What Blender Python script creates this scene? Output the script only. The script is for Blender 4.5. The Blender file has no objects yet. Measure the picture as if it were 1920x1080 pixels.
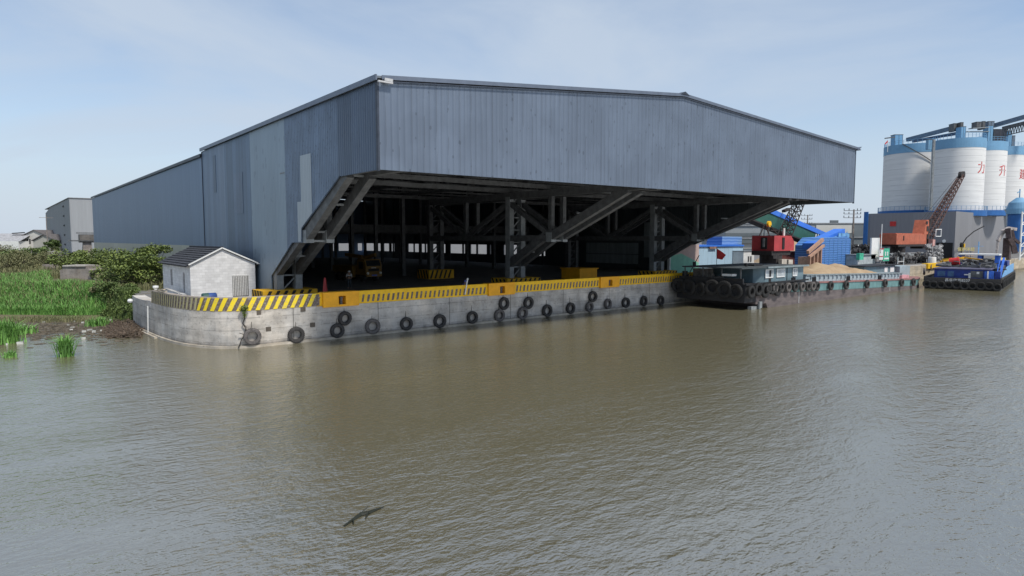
import bpy, math, random
from math import sin, cos, tan, atan, pi, radians, sqrt, atan2
from mathutils import Vector, Matrix
random.seed(7)
S = bpy.context.scene
COL = S.collection
# ------------------------------------------------------------ camera, sky, sun
FX, HZ, CH = 1201.0, 448.0, 7.0
PT = atan((540 - HZ) / FX); AZ = radians(50.65)
cam = bpy.data.cameras.new('camera'); cam.sensor_width = 36; cam.lens = 36 * FX / 1920
cam.clip_start = 0.1; cam.clip_end = 8000
co = bpy.data.objects.new('camera', cam); COL.objects.link(co)
co.location = (0, 0, CH); co.rotation_euler = (pi / 2 - PT, 0, AZ - pi / 2); S.camera = co
SUN = Vector((.03, -.64, 1.0)).normalized()
W = bpy.data.worlds.new('World'); S.world = W; W.use_nodes = True
wn = W.node_tree.nodes; wl = W.node_tree.links
bg = wn['Background']
sky = wn.new('ShaderNodeTexSky'); sky.sky_type = 'NISHITA'; sky.sun_disc = False
sky.sun_elevation = math.asin(SUN.z); sky.sun_rotation = atan2(SUN.x, SUN.y)
sky.air_density = 1.0; sky.dust_density = .5; sky.ozone_density = 2.0
tc = wn.new('ShaderNodeTexCoord'); mp = wn.new('ShaderNodeMapping'); mp.inputs['Scale'].default_value = (1, 1, 3.2)
mp.inputs['Rotation'].default_value = (.1, .25, .6)
nz = wn.new('ShaderNodeTexNoise'); nz.inputs['Scale'].default_value = 1.5; nz.inputs['Detail'].default_value = 7; nz.inputs['Roughness'].default_value = .55
nz.inputs['Distortion'].default_value = .6
cr = wn.new('ShaderNodeMapRange'); cr.inputs[1].default_value = .38; cr.inputs[2].default_value = .66; cr.inputs[3].default_value = .25; cr.inputs[4].default_value = .85
mx = wn.new('ShaderNodeMix'); mx.data_type = 'RGBA'; mx.inputs['B'].default_value = (3.8, 4.4, 5.2, 1)
wl.new(tc.outputs['Generated'], mp.inputs[0]); wl.new(mp.outputs[0], nz.inputs[0]); wl.new(nz.outputs[0], cr.inputs[0])
sz = wn.new('ShaderNodeSeparateXYZ'); hr = wn.new('ShaderNodeMapRange'); hr.interpolation_type = 'SMOOTHSTEP'; mm = wn.new('ShaderNodeMath'); mm.operation = 'MAXIMUM'   # thin haze low over the horizon
hr.inputs[1].default_value = .0; hr.inputs[2].default_value = .30; hr.inputs[3].default_value = .93; hr.inputs[4].default_value = 0
wl.new(tc.outputs['Generated'], sz.inputs[0]); wl.new(sz.outputs[2], hr.inputs[0]); wl.new(cr.outputs[0], mm.inputs[0]); wl.new(hr.outputs[0], mm.inputs[1])
wl.new(mm.outputs[0], mx.inputs['Factor']); wl.new(sky.outputs[0], mx.inputs['A']); wl.new(mx.outputs['Result'], bg.inputs[0])
bg.inputs[1].default_value = 0.098
sl = bpy.data.lights.new('sun', 'SUN'); sl.energy = 2.6; sl.angle = radians(6); sl.color = (1, .955, .88)
so = bpy.data.objects.new('sun', sl); COL.objects.link(so); so.rotation_euler = SUN.to_track_quat('Z', 'Y').to_euler()
S.view_settings.view_transform = 'Standard'; S.view_settings.look = 'None'; S.view_settings.exposure = 0.6; S.view_settings.gamma = 1
S.cycles.max_bounces = 6; S.cycles.diffuse_bounces = 3; S.cycles.glossy_bounces = 3
# survey helpers: a sight line from the measuring point, cut by a real plane or distance
F_ = Vector((cos(AZ) * cos(PT), sin(AZ) * cos(PT), -sin(PT))); R_ = Vector((sin(AZ), -cos(AZ), 0))
U_ = Vector((cos(AZ) * sin(PT), sin(AZ) * sin(PT), cos(PT))); O_ = Vector((0, 0, CH))
def ray(px, py): return F_ + R_ * ((px - 960) / FX) - U_ * ((py - 540) / FX)
def onY(px, py, y): v = ray(px, py); return O_ + v * (y / v.y)
def onX(px, py, x): v = ray(px, py); return O_ + v * (x / v.x)
def onZ(px, py, z): v = ray(px, py); return O_ + v * ((z - CH) / v.z)
def atD(px, py, D): return O_ + ray(px, py) * D
# ------------------------------------------------------------ materials
MATS = {}
def nodes(name):
    m = bpy.data.materials.new(name); m.use_nodes = True
    return m, m.node_tree.nodes, m.node_tree.links, m.node_tree.nodes['Principled BSDF']
def mat(name, c, rough=.75, metal=0, var=.25, scale=1.5, c2=None, mixat=.5, bump=0, bs=8, stretch=(1, 1, 1), spec=.4, leaf=False, sharp=.15):
    if name in MATS: return MATS[name]
    m, n, l, b = nodes(name)
    b.inputs['Roughness'].default_value = rough; b.inputs['Metallic'].default_value = metal
    b.inputs['Specular IOR Level'].default_value = spec
    t = n.new('ShaderNodeTexCoord'); mpn = n.new('ShaderNodeMapping'); mpn.inputs['Scale'].default_value = stretch
    l.new(t.outputs['Object'], mpn.inputs[0])
    nn = n.new('ShaderNodeTexNoise'); nn.inputs['Scale'].default_value = scale; nn.inputs['Detail'].default_value = 6; nn.inputs['Roughness'].default_value = .65
    l.new(mpn.outputs[0], nn.inputs[0])
    if c2 is None: lo = tuple(x * (1 - var) for x in c); hi = tuple(min(1, x * (1 + var)) for x in c)
    else: lo = c; hi = c2
    r = n.new('ShaderNodeMapRange'); r.inputs[1].default_value = mixat - sharp; r.inputs[2].default_value = mixat + sharp
    l.new(nn.outputs[0], r.inputs[0])
    if leaf:
        g = n.new('ShaderNodeNewGeometry'); ad = n.new('ShaderNodeMath'); ad.operation = 'MULTIPLY_ADD'; ad.inputs[1].default_value = .55
        mu = n.new('ShaderNodeMath'); mu.operation = 'MULTIPLY'; mu.inputs[1].default_value = .45
        l.new(g.outputs['Random Per Island'], ad.inputs[0]); l.new(r.outputs[0], mu.inputs[0]); l.new(mu.outputs[0], ad.inputs[2]); fac = ad.outputs[0]
    else: fac = r.outputs[0]
    x = n.new('ShaderNodeMix'); x.data_type = 'RGBA'; x.inputs['A'].default_value = (*lo, 1); x.inputs['B'].default_value = (*hi, 1)
    l.new(fac, x.inputs['Factor']); l.new(x.outputs['Result'], b.inputs['Base Color'])
    if bump:
        bn = n.new('ShaderNodeTexNoise'); bn.inputs['Scale'].default_value = bs; bn.inputs['Detail'].default_value = 5
        l.new(mpn.outputs[0], bn.inputs[0]); bb = n.new('ShaderNodeBump'); bb.inputs['Strength'].default_value = bump; bb.inputs['Distance'].default_value = .05
        l.new(bn.outputs[0], bb.inputs['Height']); l.new(bb.outputs[0], b.inputs['Normal'])
    if leaf:
        b.inputs['Subsurface Weight'].default_value = 0
    MATS[name] = m; return m
def clad(name, c, axis, rib=.28, pan=.95, pv=.12, spot=.0, rough=.45, metal=.35, streak=.12, spotscale=1.6, lines=True):
    """profiled metal sheet: ribs as bump, sheet-to-sheet tone, mottled spots and rain streaks"""
    if name in MATS: return MATS[name]
    m, n, l, b = nodes(name)
    b.inputs['Roughness'].default_value = rough; b.inputs['Metallic'].default_value = metal
    g = n.new('ShaderNodeNewGeometry'); sp = n.new('ShaderNodeSeparateXYZ'); l.new(g.outputs['Position'], sp.inputs[0])
    a = sp.outputs[axis]
    def M(op, x, y=None, z=None):
        q = n.new('ShaderNodeMath'); q.operation = op
        for i, v in enumerate((x, y, z)):
            if v is None: continue
            if isinstance(v, (int, float)): q.inputs[i].default_value = v
            else: l.new(v, q.inputs[i])
        return q.outputs[0]
    pid = M('FLOOR', M('DIVIDE', a, pan))
    wn_ = n.new('ShaderNodeTexWhiteNoise'); wn_.noise_dimensions = '1D'; l.new(pid, wn_.inputs['W'])
    tone = M('MULTIPLY_ADD', wn_.outputs['Value'], 2 * pv, 1 - pv)
    mp1 = n.new('ShaderNodeMapping'); mp1.inputs['Scale'].default_value = (4.5, 4.5, .16); l.new(g.outputs['Position'], mp1.inputs[0])
    n1 = n.new('ShaderNodeTexNoise'); n1.inputs['Scale'].default_value = 1; n1.inputs['Detail'].default_value = 5; l.new(mp1.outputs[0], n1.inputs[0])
    tone = M('MULTIPLY', tone, M('MULTIPLY_ADD', n1.outputs[0], 2 * streak, 1 - streak))
    if spot:   # scattered small dark spots and soft patches
        vo = n.new('ShaderNodeTexVoronoi'); vo.inputs['Scale'].default_value = 2.2 * spotscale; vo.inputs['Randomness'].default_value = 1; mpv = n.new('ShaderNodeMapping'); mpv.inputs['Scale'].default_value = (1, 1, .65); l.new(g.outputs['Position'], mpv.inputs[0]); l.new(mpv.outputs[0], vo.inputs['Vector'])
        sc = n.new('ShaderNodeSeparateColor'); l.new(vo.outputs['Color'], sc.inputs[0])
        dot = M('MULTIPLY', M('LESS_THAN', vo.outputs['Distance'], M('MULTIPLY_ADD', sc.outputs[0], .16, .12)), M('GREATER_THAN', sc.outputs[1], .25))
        tone = M('MULTIPLY', tone, M('MULTIPLY_ADD', dot, -spot, 1))
        n2 = n.new('ShaderNodeTexNoise'); n2.inputs['Scale'].default_value = .35 * spotscale; n2.inputs['Detail'].default_value = 4; l.new(g.outputs['Position'], n2.inputs[0])
        r2 = n.new('ShaderNodeMapRange'); r2.inputs[1].default_value = .4; r2.inputs[2].default_value = .6; r2.inputs[3].default_value = 1.0 + spot * .25; r2.inputs[4].default_value = 1 - spot * .25; l.new(n2.outputs[0], r2.inputs[0])
        tone = M('MULTIPLY', tone, r2.outputs[0])
    if lines:   # dark lap joint of some sheets, broken up along the height
        fr = M('FRACT', M('DIVIDE', a, pan)); ln = M('LESS_THAN', fr, .075)
        mp3 = n.new('ShaderNodeMapping'); mp3.inputs['Scale'].default_value = (3, 3, .25); l.new(g.outputs['Position'], mp3.inputs[0])
        n3 = n.new('ShaderNodeTexNoise'); n3.inputs['Scale'].default_value = 1; l.new(mp3.outputs[0], n3.inputs[0])
        ln = M('MULTIPLY', ln, M('GREATER_THAN', n3.outputs[0], .47)); tone = M('MULTIPLY', tone, M('MULTIPLY_ADD', ln, -.24, 1))
    v = n.new('ShaderNodeVectorMath'); v.operation = 'SCALE'; v.inputs[0].default_value = c; l.new(tone, v.inputs['Scale'])
    l.new(v.outputs[0], b.inputs['Base Color'])
    w = M('PINGPONG', M('DIVIDE', a, rib), .5); w = M('SMOOTH_MIN', w, .25, .1)
    bb = n.new('ShaderNodeBump'); bb.inputs['Strength'].default_value = 1; bb.inputs['Distance'].default_value = .14
    l.new(w, bb.inputs['Height']); l.new(bb.outputs[0], b.inputs['Normal'])
    MATS[name] = m; return m
def concrete(name, c, joints=True, axis=0):
    if name in MATS: return MATS[name]
    m, n, l, b = nodes(name); b.inputs['Roughness'].default_value = .9; b.inputs['Specular IOR Level'].default_value = .2
    g = n.new('ShaderNodeNewGeometry'); sp = n.new('ShaderNodeSeparateXYZ'); l.new(g.outputs['Position'], sp.inputs[0])
    def N(scale, st, det=6, ro=.65):
        q = n.new('ShaderNodeMapping'); q.inputs['Scale'].default_value = st; l.new(g.outputs['Position'], q.inputs[0])
        t = n.new('ShaderNodeTexNoise'); t.inputs['Scale'].default_value = scale; t.inputs['Detail'].default_value = det; t.inputs['Roughness'].default_value = ro; l.new(q.outputs[0], t.inputs[0]); return t.outputs[0]
    def M(op, x, y=None, z=None):
        q = n.new('ShaderNodeMath'); q.operation = op
        for i, v in enumerate((x, y, z)):
            if v is None: continue
            if isinstance(v, (int, float)): q.inputs[i].default_value = v
            else: l.new(v, q.inputs[i])
        return q.outputs[0]
    def MR(x, a, b_, c_, d): 
        q = n.new('ShaderNodeMapRange'); l.new(x, q.inputs[0])
        for i, v in enumerate((a, b_, c_, d)): q.inputs[i + 1].default_value = v
        return q.outputs[0]
    t = MR(N(.45, (1, 1, 1.4)), .38, .62, .76, 1.10)
    t = M('MULTIPLY', t, MR(N(.9, (.35, .35, 2.2)),   .42, .60, 1.06, .84))
    t = M('MULTIPLY', t, MR(N(1.3, (1, 1, .25)), .4, .65, 1.06, .82))
    t = M('MULTIPLY', t, MR(N(5, (1, 1, 1)), .56, .66, 1, .72))
    t = M('MULTIPLY', t, MR(N(9, (1, 1, 1)), .64, .70, 1, 1.3))
    if joints:
        z = sp.outputs[2]
        hj = M('LESS_THAN', M('ABSOLUTE', M('SUBTRACT', M('FRACT', M('DIVIDE', M('ADD', z, M('MULTIPLY', N(.3, (1, 1, 0)), .06)), .78)), .5)), .022)
        hj = M('MULTIPLY', hj, M('GREATER_THAN', N(1.1, (1, 1, .3)), .46))
        t = M('MULTIPLY', t, M('MULTIPLY_ADD', hj, -.4, 1))
        vj = M('MULTIPLY', M('GREATER_THAN', sp.outputs[axis], 12.5), M('LESS_THAN', M('ABSOLUTE', M('SUBTRACT', M('FRACT', M('DIVIDE', sp.outputs[axis], 6.3)), .5)), .006))
        t = M('MULTIPLY', t, M('MULTIPLY_ADD', vj, -.5, 1))
        wet = MR(M('ADD', z, M('MULTIPLY', N(1.5, (1, 1, .5)), -.5)), -.12, .12, .45, 1)
        t = M('MULTIPLY', t, wet)
    hue = MR(N(.7, (1, 1, .8)), .4, .62, 0, 1)
    x = n.new('ShaderNodeMix'); x.data_type = 'RGBA'; x.inputs['A'].default_value = (*c, 1); x.inputs['B'].default_value = (c[0] * 1.02, c[1] * .98, c[2] * .93, 1); l.new(hue, x.inputs['Factor'])
    v = n.new('ShaderNodeVectorMath'); v.operation = 'SCALE'; l.new(x.outputs['Result'], v.inputs[0]); l.new(t, v.inputs['Scale']); l.new(v.outputs[0], b.inputs['Base Color'])
    bb = n.new('ShaderNodeBump'); bb.inputs['Strength'].default_value = .5; bb.inputs['Distance'].default_value = .04; l.new(N(6, (1, 1, 1)), bb.inputs['Height']); l.new(bb.outputs[0], b.inputs['Normal'])
    MATS[name] = m; return m
# ------------------------------------------------------------ mesh builder
class MB:
    def __init__(s): s.v = []; s.f = []
    def add(s, vs, fs):
        k = len(s.v); s.v += [tuple(p) for p in vs]; s.f += [tuple(i + k for i in f) for f in fs]; return s
    def box(s, x0, x1, y0, y1, z0, z1):
        if x0 > x1: x0, x1 = x1, x0
        if y0 > y1: y0, y1 = y1, y0
        if z0 > z1: z0, z1 = z1, z0
        v = [(x, y, z) for z in (z0, z1) for y in (y0, y1) for x in (x0, x1)]
        return s.add(v, [(0, 2, 3, 1), (4, 5, 7, 6), (0, 1, 5, 4), (2, 6, 7, 3), (0, 4, 6, 2), (1, 3, 7, 5)])
    def bar(s, p, q, w=.1, h=None, up=(0, 0, 1)):
        h = h or w; p = Vector(p); q = Vector(q); d = (q - p).normalized(); u = Vector(up)
        if abs(d.dot(u)) > .98: u = Vector((0, 1, 0))
        a = d.cross(u).normalized() * w / 2; b = a.cross(d).normalized() * h / 2
        v = [p - a - b, p + a - b, p + a + b, p - a + b, q - a - b, q + a - b, q + a + b, q - a + b]
        return s.add(v, [(0, 1, 2, 3), (7, 6, 5, 4), (0, 4, 5, 1), (1, 5, 6, 2), (2, 6, 7, 3), (3, 7, 4, 0)])
    def cyl(s, p, q, r, r2=None, n=12, cap=True):
        r2 = r if r2 is None else r2; p = Vector(p); q = Vector(q); d = (q - p).normalized()
        u = Vector((0, 0, 1)) if abs(d.z) < .95 else Vector((1, 0, 0)); a = d.cross(u).normalized(); b = a.cross(d)
        v = [p + (a * cos(t) + b * sin(t)) * r for t in [2 * pi * i / n for i in range(n)]] + [q + (a * cos(t) + b * sin(t)) * r2 for t in [2 * pi * i / n for i in range(n)]]
        f = [(i, i + n, (i + 1) % n + n, (i + 1) % n) for i in range(n)]
        if cap: f += [tuple(range(n)), tuple(range(2 * n - 1, n - 1, -1))]
        return s.add(v, f)
    def lathe(s, prof, c=(0, 0, 0), n=24, axis='z', close=False):
        v = []; f = []; m = len(prof); c = Vector(c)
        for i in range(n):
            t = 2 * pi * i / n
            for r, h in prof:
                p = (r * cos(t), r * sin(t), h) if axis == 'z' else ((r * cos(t), h, r * sin(t)) if axis == 'y' else (h, r * cos(t), r * sin(t)))
                v.append(c + Vector(p))
        for i in range(n):
            j = (i + 1) % n
            for k in range(m if close else m - 1):
                k2 = (k + 1) % m; f.append((i * m + k, j * m + k, j * m + k2, i * m + k2))
        return s.add(v, f)
    def prism(s, poly, ext):
        """poly: list of 3-D points in a plane, ext: extrusion vector"""
        n = len(poly); e = Vector(ext); v = [Vector(p) for p in poly]; v += [p + e for p in v]
        return s.add(v, [tuple(range(n)), tuple(range(2 * n - 1, n - 1, -1))] + [(i, i + n, (i + 1) % n + n, (i + 1) % n) for i in range(n)])
    def tube(s, pts, r, n=8):
        for a, b in zip(pts[:-1], pts[1:]): s.cyl(a, b, r, n=n)
        return s
    def build(s, name, m, parent=None, label=None, smooth=False, flip=False):
        me = bpy.data.meshes.new(name); o = Vector(ORG.get(parent.name, (0, 0, 0))) if parent else Vector((0, 0, 0))
        me.from_pydata([tuple(Vector(p) - o) for p in s.v], [], s.f); me.validate()
        import bmesh
        b = bmesh.new(); b.from_mesh(me); bmesh.ops.recalc_face_normals(b, faces=b.faces)
        b.to_mesh(me); b.free()
        if smooth:
            for p in me.polygons: p.use_smooth = True
        me.materials.append(m)
        ob = bpy.data.objects.new(name, me); COL.objects.link(ob)
        if parent: ob.parent = parent; ORG[ob.name] = tuple(o)
        if label: ob['label'] = label
        return ob
ORG = {}
def B(*a): return MB().box(*a)
def thing(name, label, cat, loc=(0, 0, 0), group=None):
    o = bpy.data.objects.new(name, None); COL.objects.link(o); o.location = loc; ORG[o.name] = tuple(loc)
    o['label'] = label; o['category'] = cat; o.empty_display_size = .3
    if group: o['group'] = group
    return o
def tag(o, label, cat, group=None, kind=None):
    if label: o['label'] = label
    if cat: o['category'] = cat
    if group: o['group'] = group
    if kind: o['kind'] = kind
    return o
def struct(o): o['kind'] = 'structure'; return o
def copy_tree(o, parent=None, loc=None, rz=None, label=None, group=None):
    c = o.copy(); COL.objects.link(c)
    if parent: c.parent = parent
    if loc is not None: c.location = loc
    if rz is not None: c.rotation_euler = (0, 0, rz)
    if label: c['label'] = label
    if group: c['group'] = group
    for ch in list(o.children): copy_tree(ch, c)
    return c
def text(body, size, m, name, parent, X, Y, org, depth=.02, bend=None, label=None):
    """lettering: X, Y axes in space, org = lower left corner"""
    cu = bpy.data.curves.new('lettering', 'FONT'); cu.body = body; cu.size = size; cu.extrude = depth
    t = bpy.data.objects.new('lettering', cu); COL.objects.link(t)
    dg = bpy.context.evaluated_depsgraph_get(); me = bpy.data.meshes.new_from_object(t.evaluated_get(dg))
    bpy.data.objects.remove(t); X = Vector(X).normalized(); Y = Vector(Y).normalized(); Z = X.cross(Y); pc = Vector(ORG.get(parent.name, (0, 0, 0)))
    for v in me.vertices:
        p = v.co.copy()
        if bend: v.co = Vector(bend(p.x, p.y, p.z)) - pc
        else: v.co = Vector(org) + X * p.x + Y * p.y + Z * p.z - pc
    me.materials.clear(); me.materials.append(m)
    o = bpy.data.objects.new(name, me); COL.objects.link(o); o.parent = parent; ORG[o.name] = tuple(pc)
    if label: o['label'] = label
    return o
# palette
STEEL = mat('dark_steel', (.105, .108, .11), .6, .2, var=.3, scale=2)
STEELL = mat('grey_steel', (.22, .235, .24), .6, .1, var=.2, scale=2)
CONC = concrete('quay_concrete', (.50, .475, .44))
CONCR = concrete('rough_concrete', (.30, .27, .25), joints=False)
PAVE = mat('yard_concrete', (.15, .145, .14), .9, var=.25, scale=.5)
YEL = mat('yellow_paint', (.80, .47, .012), .6, var=.12, scale=2.5)
YELO = mat('orange_yellow_paint', (.78, .36, .01), .6, var=.1, scale=2)
YELB = mat('bright_yellow_stripe', (.78, .58, .02), .7, c2=(.46, .38, .16), mixat=.60, scale=5, sharp=.1)
YELF = mat('faded_yellow_stripe', (.42, .37, .17), .8, c2=(.30, .27, .2), mixat=.5, scale=7, sharp=.1)
DRK = mat('dark_brown_stripe', (.13, .10, .085), .8, c2=(.27, .25, .225), mixat=.57, scale=8, sharp=.08)
RUB = mat('tyre_rubber', (.045, .042, .04), .85, var=.35, scale=6, bump=.4, bs=20)
RUBG = mat('dusty_rubber', (.11, .10, .095), .9, var=.35, scale=5, bump=.4, bs=20)
BLK = mat('black', (.015, .015, .017), .8)
WHT = mat('white_paint', (.72, .72, .70), .6, var=.08)
REDP = mat('red_paint', (.50, .03, .03), .55, var=.15)
# ------------------------------------------------------------ water and land
def water_mat():
    m, n, l, b = nodes('river_water')
    b.inputs['Base Color'].default_value = (.138, .124, .077, 1); b.inputs['Roughness'].default_value = .05; b.inputs['IOR'].default_value = 2.6
    b.inputs['Specular IOR Level'].default_value = 1.0
    g = n.new('ShaderNodeNewGeometry')
    def N(sc, st, rot, det, dist=0):
        q = n.new('ShaderNodeMapping'); q.inputs['Scale'].default_value = st; q.inputs['Rotation'].default_value = (0, 0, rot); l.new(g.outputs['Position'], q.inputs[0])
        t = n.new('ShaderNodeTexNoise'); t.inputs['Scale'].default_value = sc; t.inputs['Detail'].default_value = det; t.inputs['Roughness'].default_value = .5; t.inputs['Distortion'].default_value = dist
        l.new(q.outputs[0], t.inputs[0]); return t.outputs[0]
    def M(op, x, y=None, z=None):
        q = n.new('ShaderNodeMath'); q.operation = op
        for i, v in enumerate((x, y, z)):
            if v is None: continue
            if isinstance(v, (int, float)): q.inputs[i].default_value = v
            else: l.new(v, q.inputs[i])
        return q.outputs[0]
    a = N(.8, (1, 2.0, 1), -AZ + pi / 2 + .25, 3, .4); c = N(2.4, (1, 1.9, 1), -AZ + pi / 2 - .2, 3, .5); d = N(7, (1, 1.6, 1), -AZ + pi / 2, 2, .2)
    h = M('ADD', M('MULTIPLY', a, .42), M('ADD', M('MULTIPLY', c, .24), M('MULTIPLY', d, .12)))
    e = n.new('ShaderNodeMapRange'); e.inputs[1].default_value = .38; e.inputs[2].default_value = .62; e.inputs[3].default_value = .6; e.inputs[4].default_value = 1.25
    l.new(N(.07, (1, 2.4, 1), -AZ + pi / 2 + .5, 3, .6), e.inputs[0])
    bb = n.new('ShaderNodeBump'); bb.inputs['Distance'].default_value = .16; l.new(e.outputs[0], bb.inputs['Strength']); l.new(h, bb.inputs['Height']); l.new(bb.outputs[0], b.inputs['Normal'])
    return m
wm = MB().add([(-1500, -1200, 0), (4200, -1200, 0), (4200, 4200, 0), (-1500, 4200, 0)], [(0, 1, 2, 3)])
struct(wm.build('river_water', water_mat()))
SHORE = [(-900, 420), (-300, 190), (-120, 125), (-45, 93), (-18, 79), (-8, 74.5), (1, 70.8), (5, 68.2), (7.6, 66), (8.5, 63.5), (9.0, 61.2), (9.4, 60.9), (14, 60.9)]
def shore_y(x):
    for (a, b), (c, d) in zip(SHORE[:-1], SHORE[1:]):
        if a <= x <= c: return b + (d - b) * (x - a) / (c - a)
    return 60.9
def land_z(x, y):
    d = y - shore_y(x)
    t = max(0, min(1, d / (14 - 11 * max(0, min(1, (x - 2) / 7.2))))); return -.25 + .55 * min(1, max(0, d + .6)) + t * t * (3 - 2 * t) * (1.7 + .27 * max(0, min(1, (x - 2) / 7))) + .12 * sin(x * .9) * cos(y * .7) * t
lm = MB(); gx = [-900, -500, -300, -200, -120, -80, -60] + [-48 + 2 * i for i in range(24)] + [i * .5 for i in range(19)] + [9.3, 9.6, 10.2, 11.2]
rows = [-1.2, -.3, .2, .6, 1, 1.5, 2, 2.5, 3, 4, 5, 6.5, 8, 11, 14, 18, 24, 34, 50, 80, 140, 300, 700, 2400]
vs = [(x, shore_y(x) + d, land_z(x, shore_y(x) + d)) for x in gx for d in rows]; nr = len(rows)
lm.add(vs, [(i * nr + j, (i + 1) * nr + j, (i + 1) * nr + j + 1, i * nr + j + 1) for i in range(len(gx) - 1) for j in range(nr - 1)])
SOIL = mat('bank_soil', (.13, .10, .07), .95, c2=(.09, .13, .04), mixat=.5, scale=.35, bump=.6, bs=3)
struct(lm.build('riverbank_ground', SOIL, smooth=True))

# ------------------------------------------------------------ quay wall
def arc(pts, step=.35):
    out = [Vector((*pts[0], 0))]
    for i in range(len(pts) - 1):
        p0 = Vector(pts[max(0, i - 1)]); p1 = Vector(pts[i]); p2 = Vector(pts[i + 1]); p3 = Vector(pts[min(len(pts) - 1, i + 2)])
        n = max(1, int((p2 - p1).length / step)) if (p2 - p1).length < 12 else 2
        for k in range(1, n + 1):
            t = k / n
            q = .5 * ((2 * p1) + (p2 - p0) * t + (2 * p0 - 5 * p1 + 4 * p2 - p3) * t * t + (3 * p1 - p0 - 3 * p2 + p3) * t ** 3) if n > 2 else p1.lerp(p2, t)
            out.append(Vector((q.x, q.y, 0)))
    return out
PATH = arc([(9.15, 60.6), (9.0, 57.5), (9.05, 54), (9.3, 49.5), (9.75, 46.4), (10.6, 44.2), (11.7, 42.85), (13.2, 42.38), (14.3, 42.36)]) + [Vector((x, 42.38 + .22 * min(1, max(0, (x - 20) / 40)), 0)) for x in (15.5, 17, 18.5, 20, 26, 32, 38, 44, 50, 60, 75, 90, 108)]
def offs(path, d):  # parallel line to the left of the path
    o = []
    for i, p in enumerate(path):
        t = (path[min(i + 1, len(path) - 1)] - path[max(i - 1, 0)]).normalized(); o.append(p + Vector((-t.y, t.x, 0)) * d)
    return o
def band(m, path, d0, d1, z0, z1, zf=None):
    a = offs(path, d0); b = offs(path, d1); n = len(path); v = []
    for p, q in zip(a, b): v += [(p.x, p.y, z0), (q.x, q.y, z0), (q.x, q.y, z1), (p.x, p.y, z1)]
    f = [(4 * i + k, 4 * i + (k + 1) % 4, 4 * (i + 1) + (k + 1) % 4, 4 * (i + 1) + k) for i in range(n - 1) for k in range(4)]
    f += [(0, 1, 2, 3), tuple(4 * (n - 1) + k for k in (3, 2, 1, 0))]
    return m.add(v, f)
gp = [(p.x, p.y, 2.3) for p in offs(PATH, .5)]; gp = gp[:-1] + [(108, 43.1, 2.3), (3500, 43.1, 2.3), (3500, 3000, 2.3), (9.3, 3000, 2.3)]
struct(MB().add(gp, [tuple(range(len(gp)))]).build('quay_ground', PAVE))
quay = thing('quay_wall', 'long weathered concrete quay wall with rounded left end under the big shed', 'quay wall', (13, 43, 0))
band(MB(), PATH, 0, .9, -1.5, 2.36).build('wall', CONC, quay)
ps = next(i for i, p in enumerate(PATH) if p.y < 52.6)
pe = next(i for i, p in enumerate(PATH) if p.x > 14.5)
PAR = concrete('parapet_concrete', (.36, .32, .28), joints=False)
band(MB(), [p for i, p in enumerate(PATH) if ps <= i <= pe] + [Vector((17.4, 42.38, 0))], .02, .42, 2.36, 3.27).build('parapet', PAR, quay)
# toe ledge just above water
toe = MB(); band(toe, [p for p in PATH if p.x < 107], -.16, 0, -1.0, .16)
TOE = concrete('toe_concrete', (.42, .38, .32), joints=False)
toe.build('toe_ledge', TOE, quay)
band(MB(), [p for p in PATH if p.y > 50.5], -.35, -.16, -.8, .10).build('toe_step', TOE, quay)
# painted diagonal stripes on the curved parapet, one painted mark after another
acc = [0]
PP = PATH[ps:pe + 1] + [Vector((17.6, 42.38, 0))]
for p, q in zip(PP[:-1], PP[1:]): acc.append(acc[-1] + (q - p).length)
def at_s(s):
    s = max(0, min(acc[-1] - 1e-4, s))
    for i in range(len(acc) - 1):
        if acc[i + 1] >= s: return PP[i].lerp(PP[i + 1], (s - acc[i]) / (acc[i + 1] - acc[i])), (PP[i + 1] - PP[i]).normalized()
def stripes(m, s0, s1, pitch, wid, slant, z0, z1, off=-.006):
    s = s0; r = random.Random(3)
    while s + wid + slant < s1:
        w = wid * r.uniform(.88, 1.12); n = 6; L = []; R = []
        for k in range(n + 1):
            u = k / n
            for lst, ds in ((L, 0), (R, w)):
                p, t = at_s(s + ds + slant * u); nn = Vector((t.y, -t.x, 0)); p = p - nn * .02
                lst.append((p.x + nn.x * -off, p.y + nn.y * -off, z0 + (z1 - z0) * u + r.uniform(-.01, .01) * (k in (0, n))))
        k0 = len(L); m.add(L + R, [(i, k0 + i, k0 + i + 1, i + 1) for i in range(n)]); s += pitch
    return m
band(MB(), PP[2:], .012, .02, 2.42, 3.20).build('dark_paint_band', DRK, quay)
sm = stripes(MB(), .1, 8.1, .42, .2, .22, 2.40, 3.24, off=-.04); sm.build('faded_stripes', YELF, quay)
stripes(MB(), 7.95, acc[-1] - .1, .57, .29, .42, 2.40, 3.26, off=-.04).build('yellow_stripes', YELB, quay)
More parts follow.
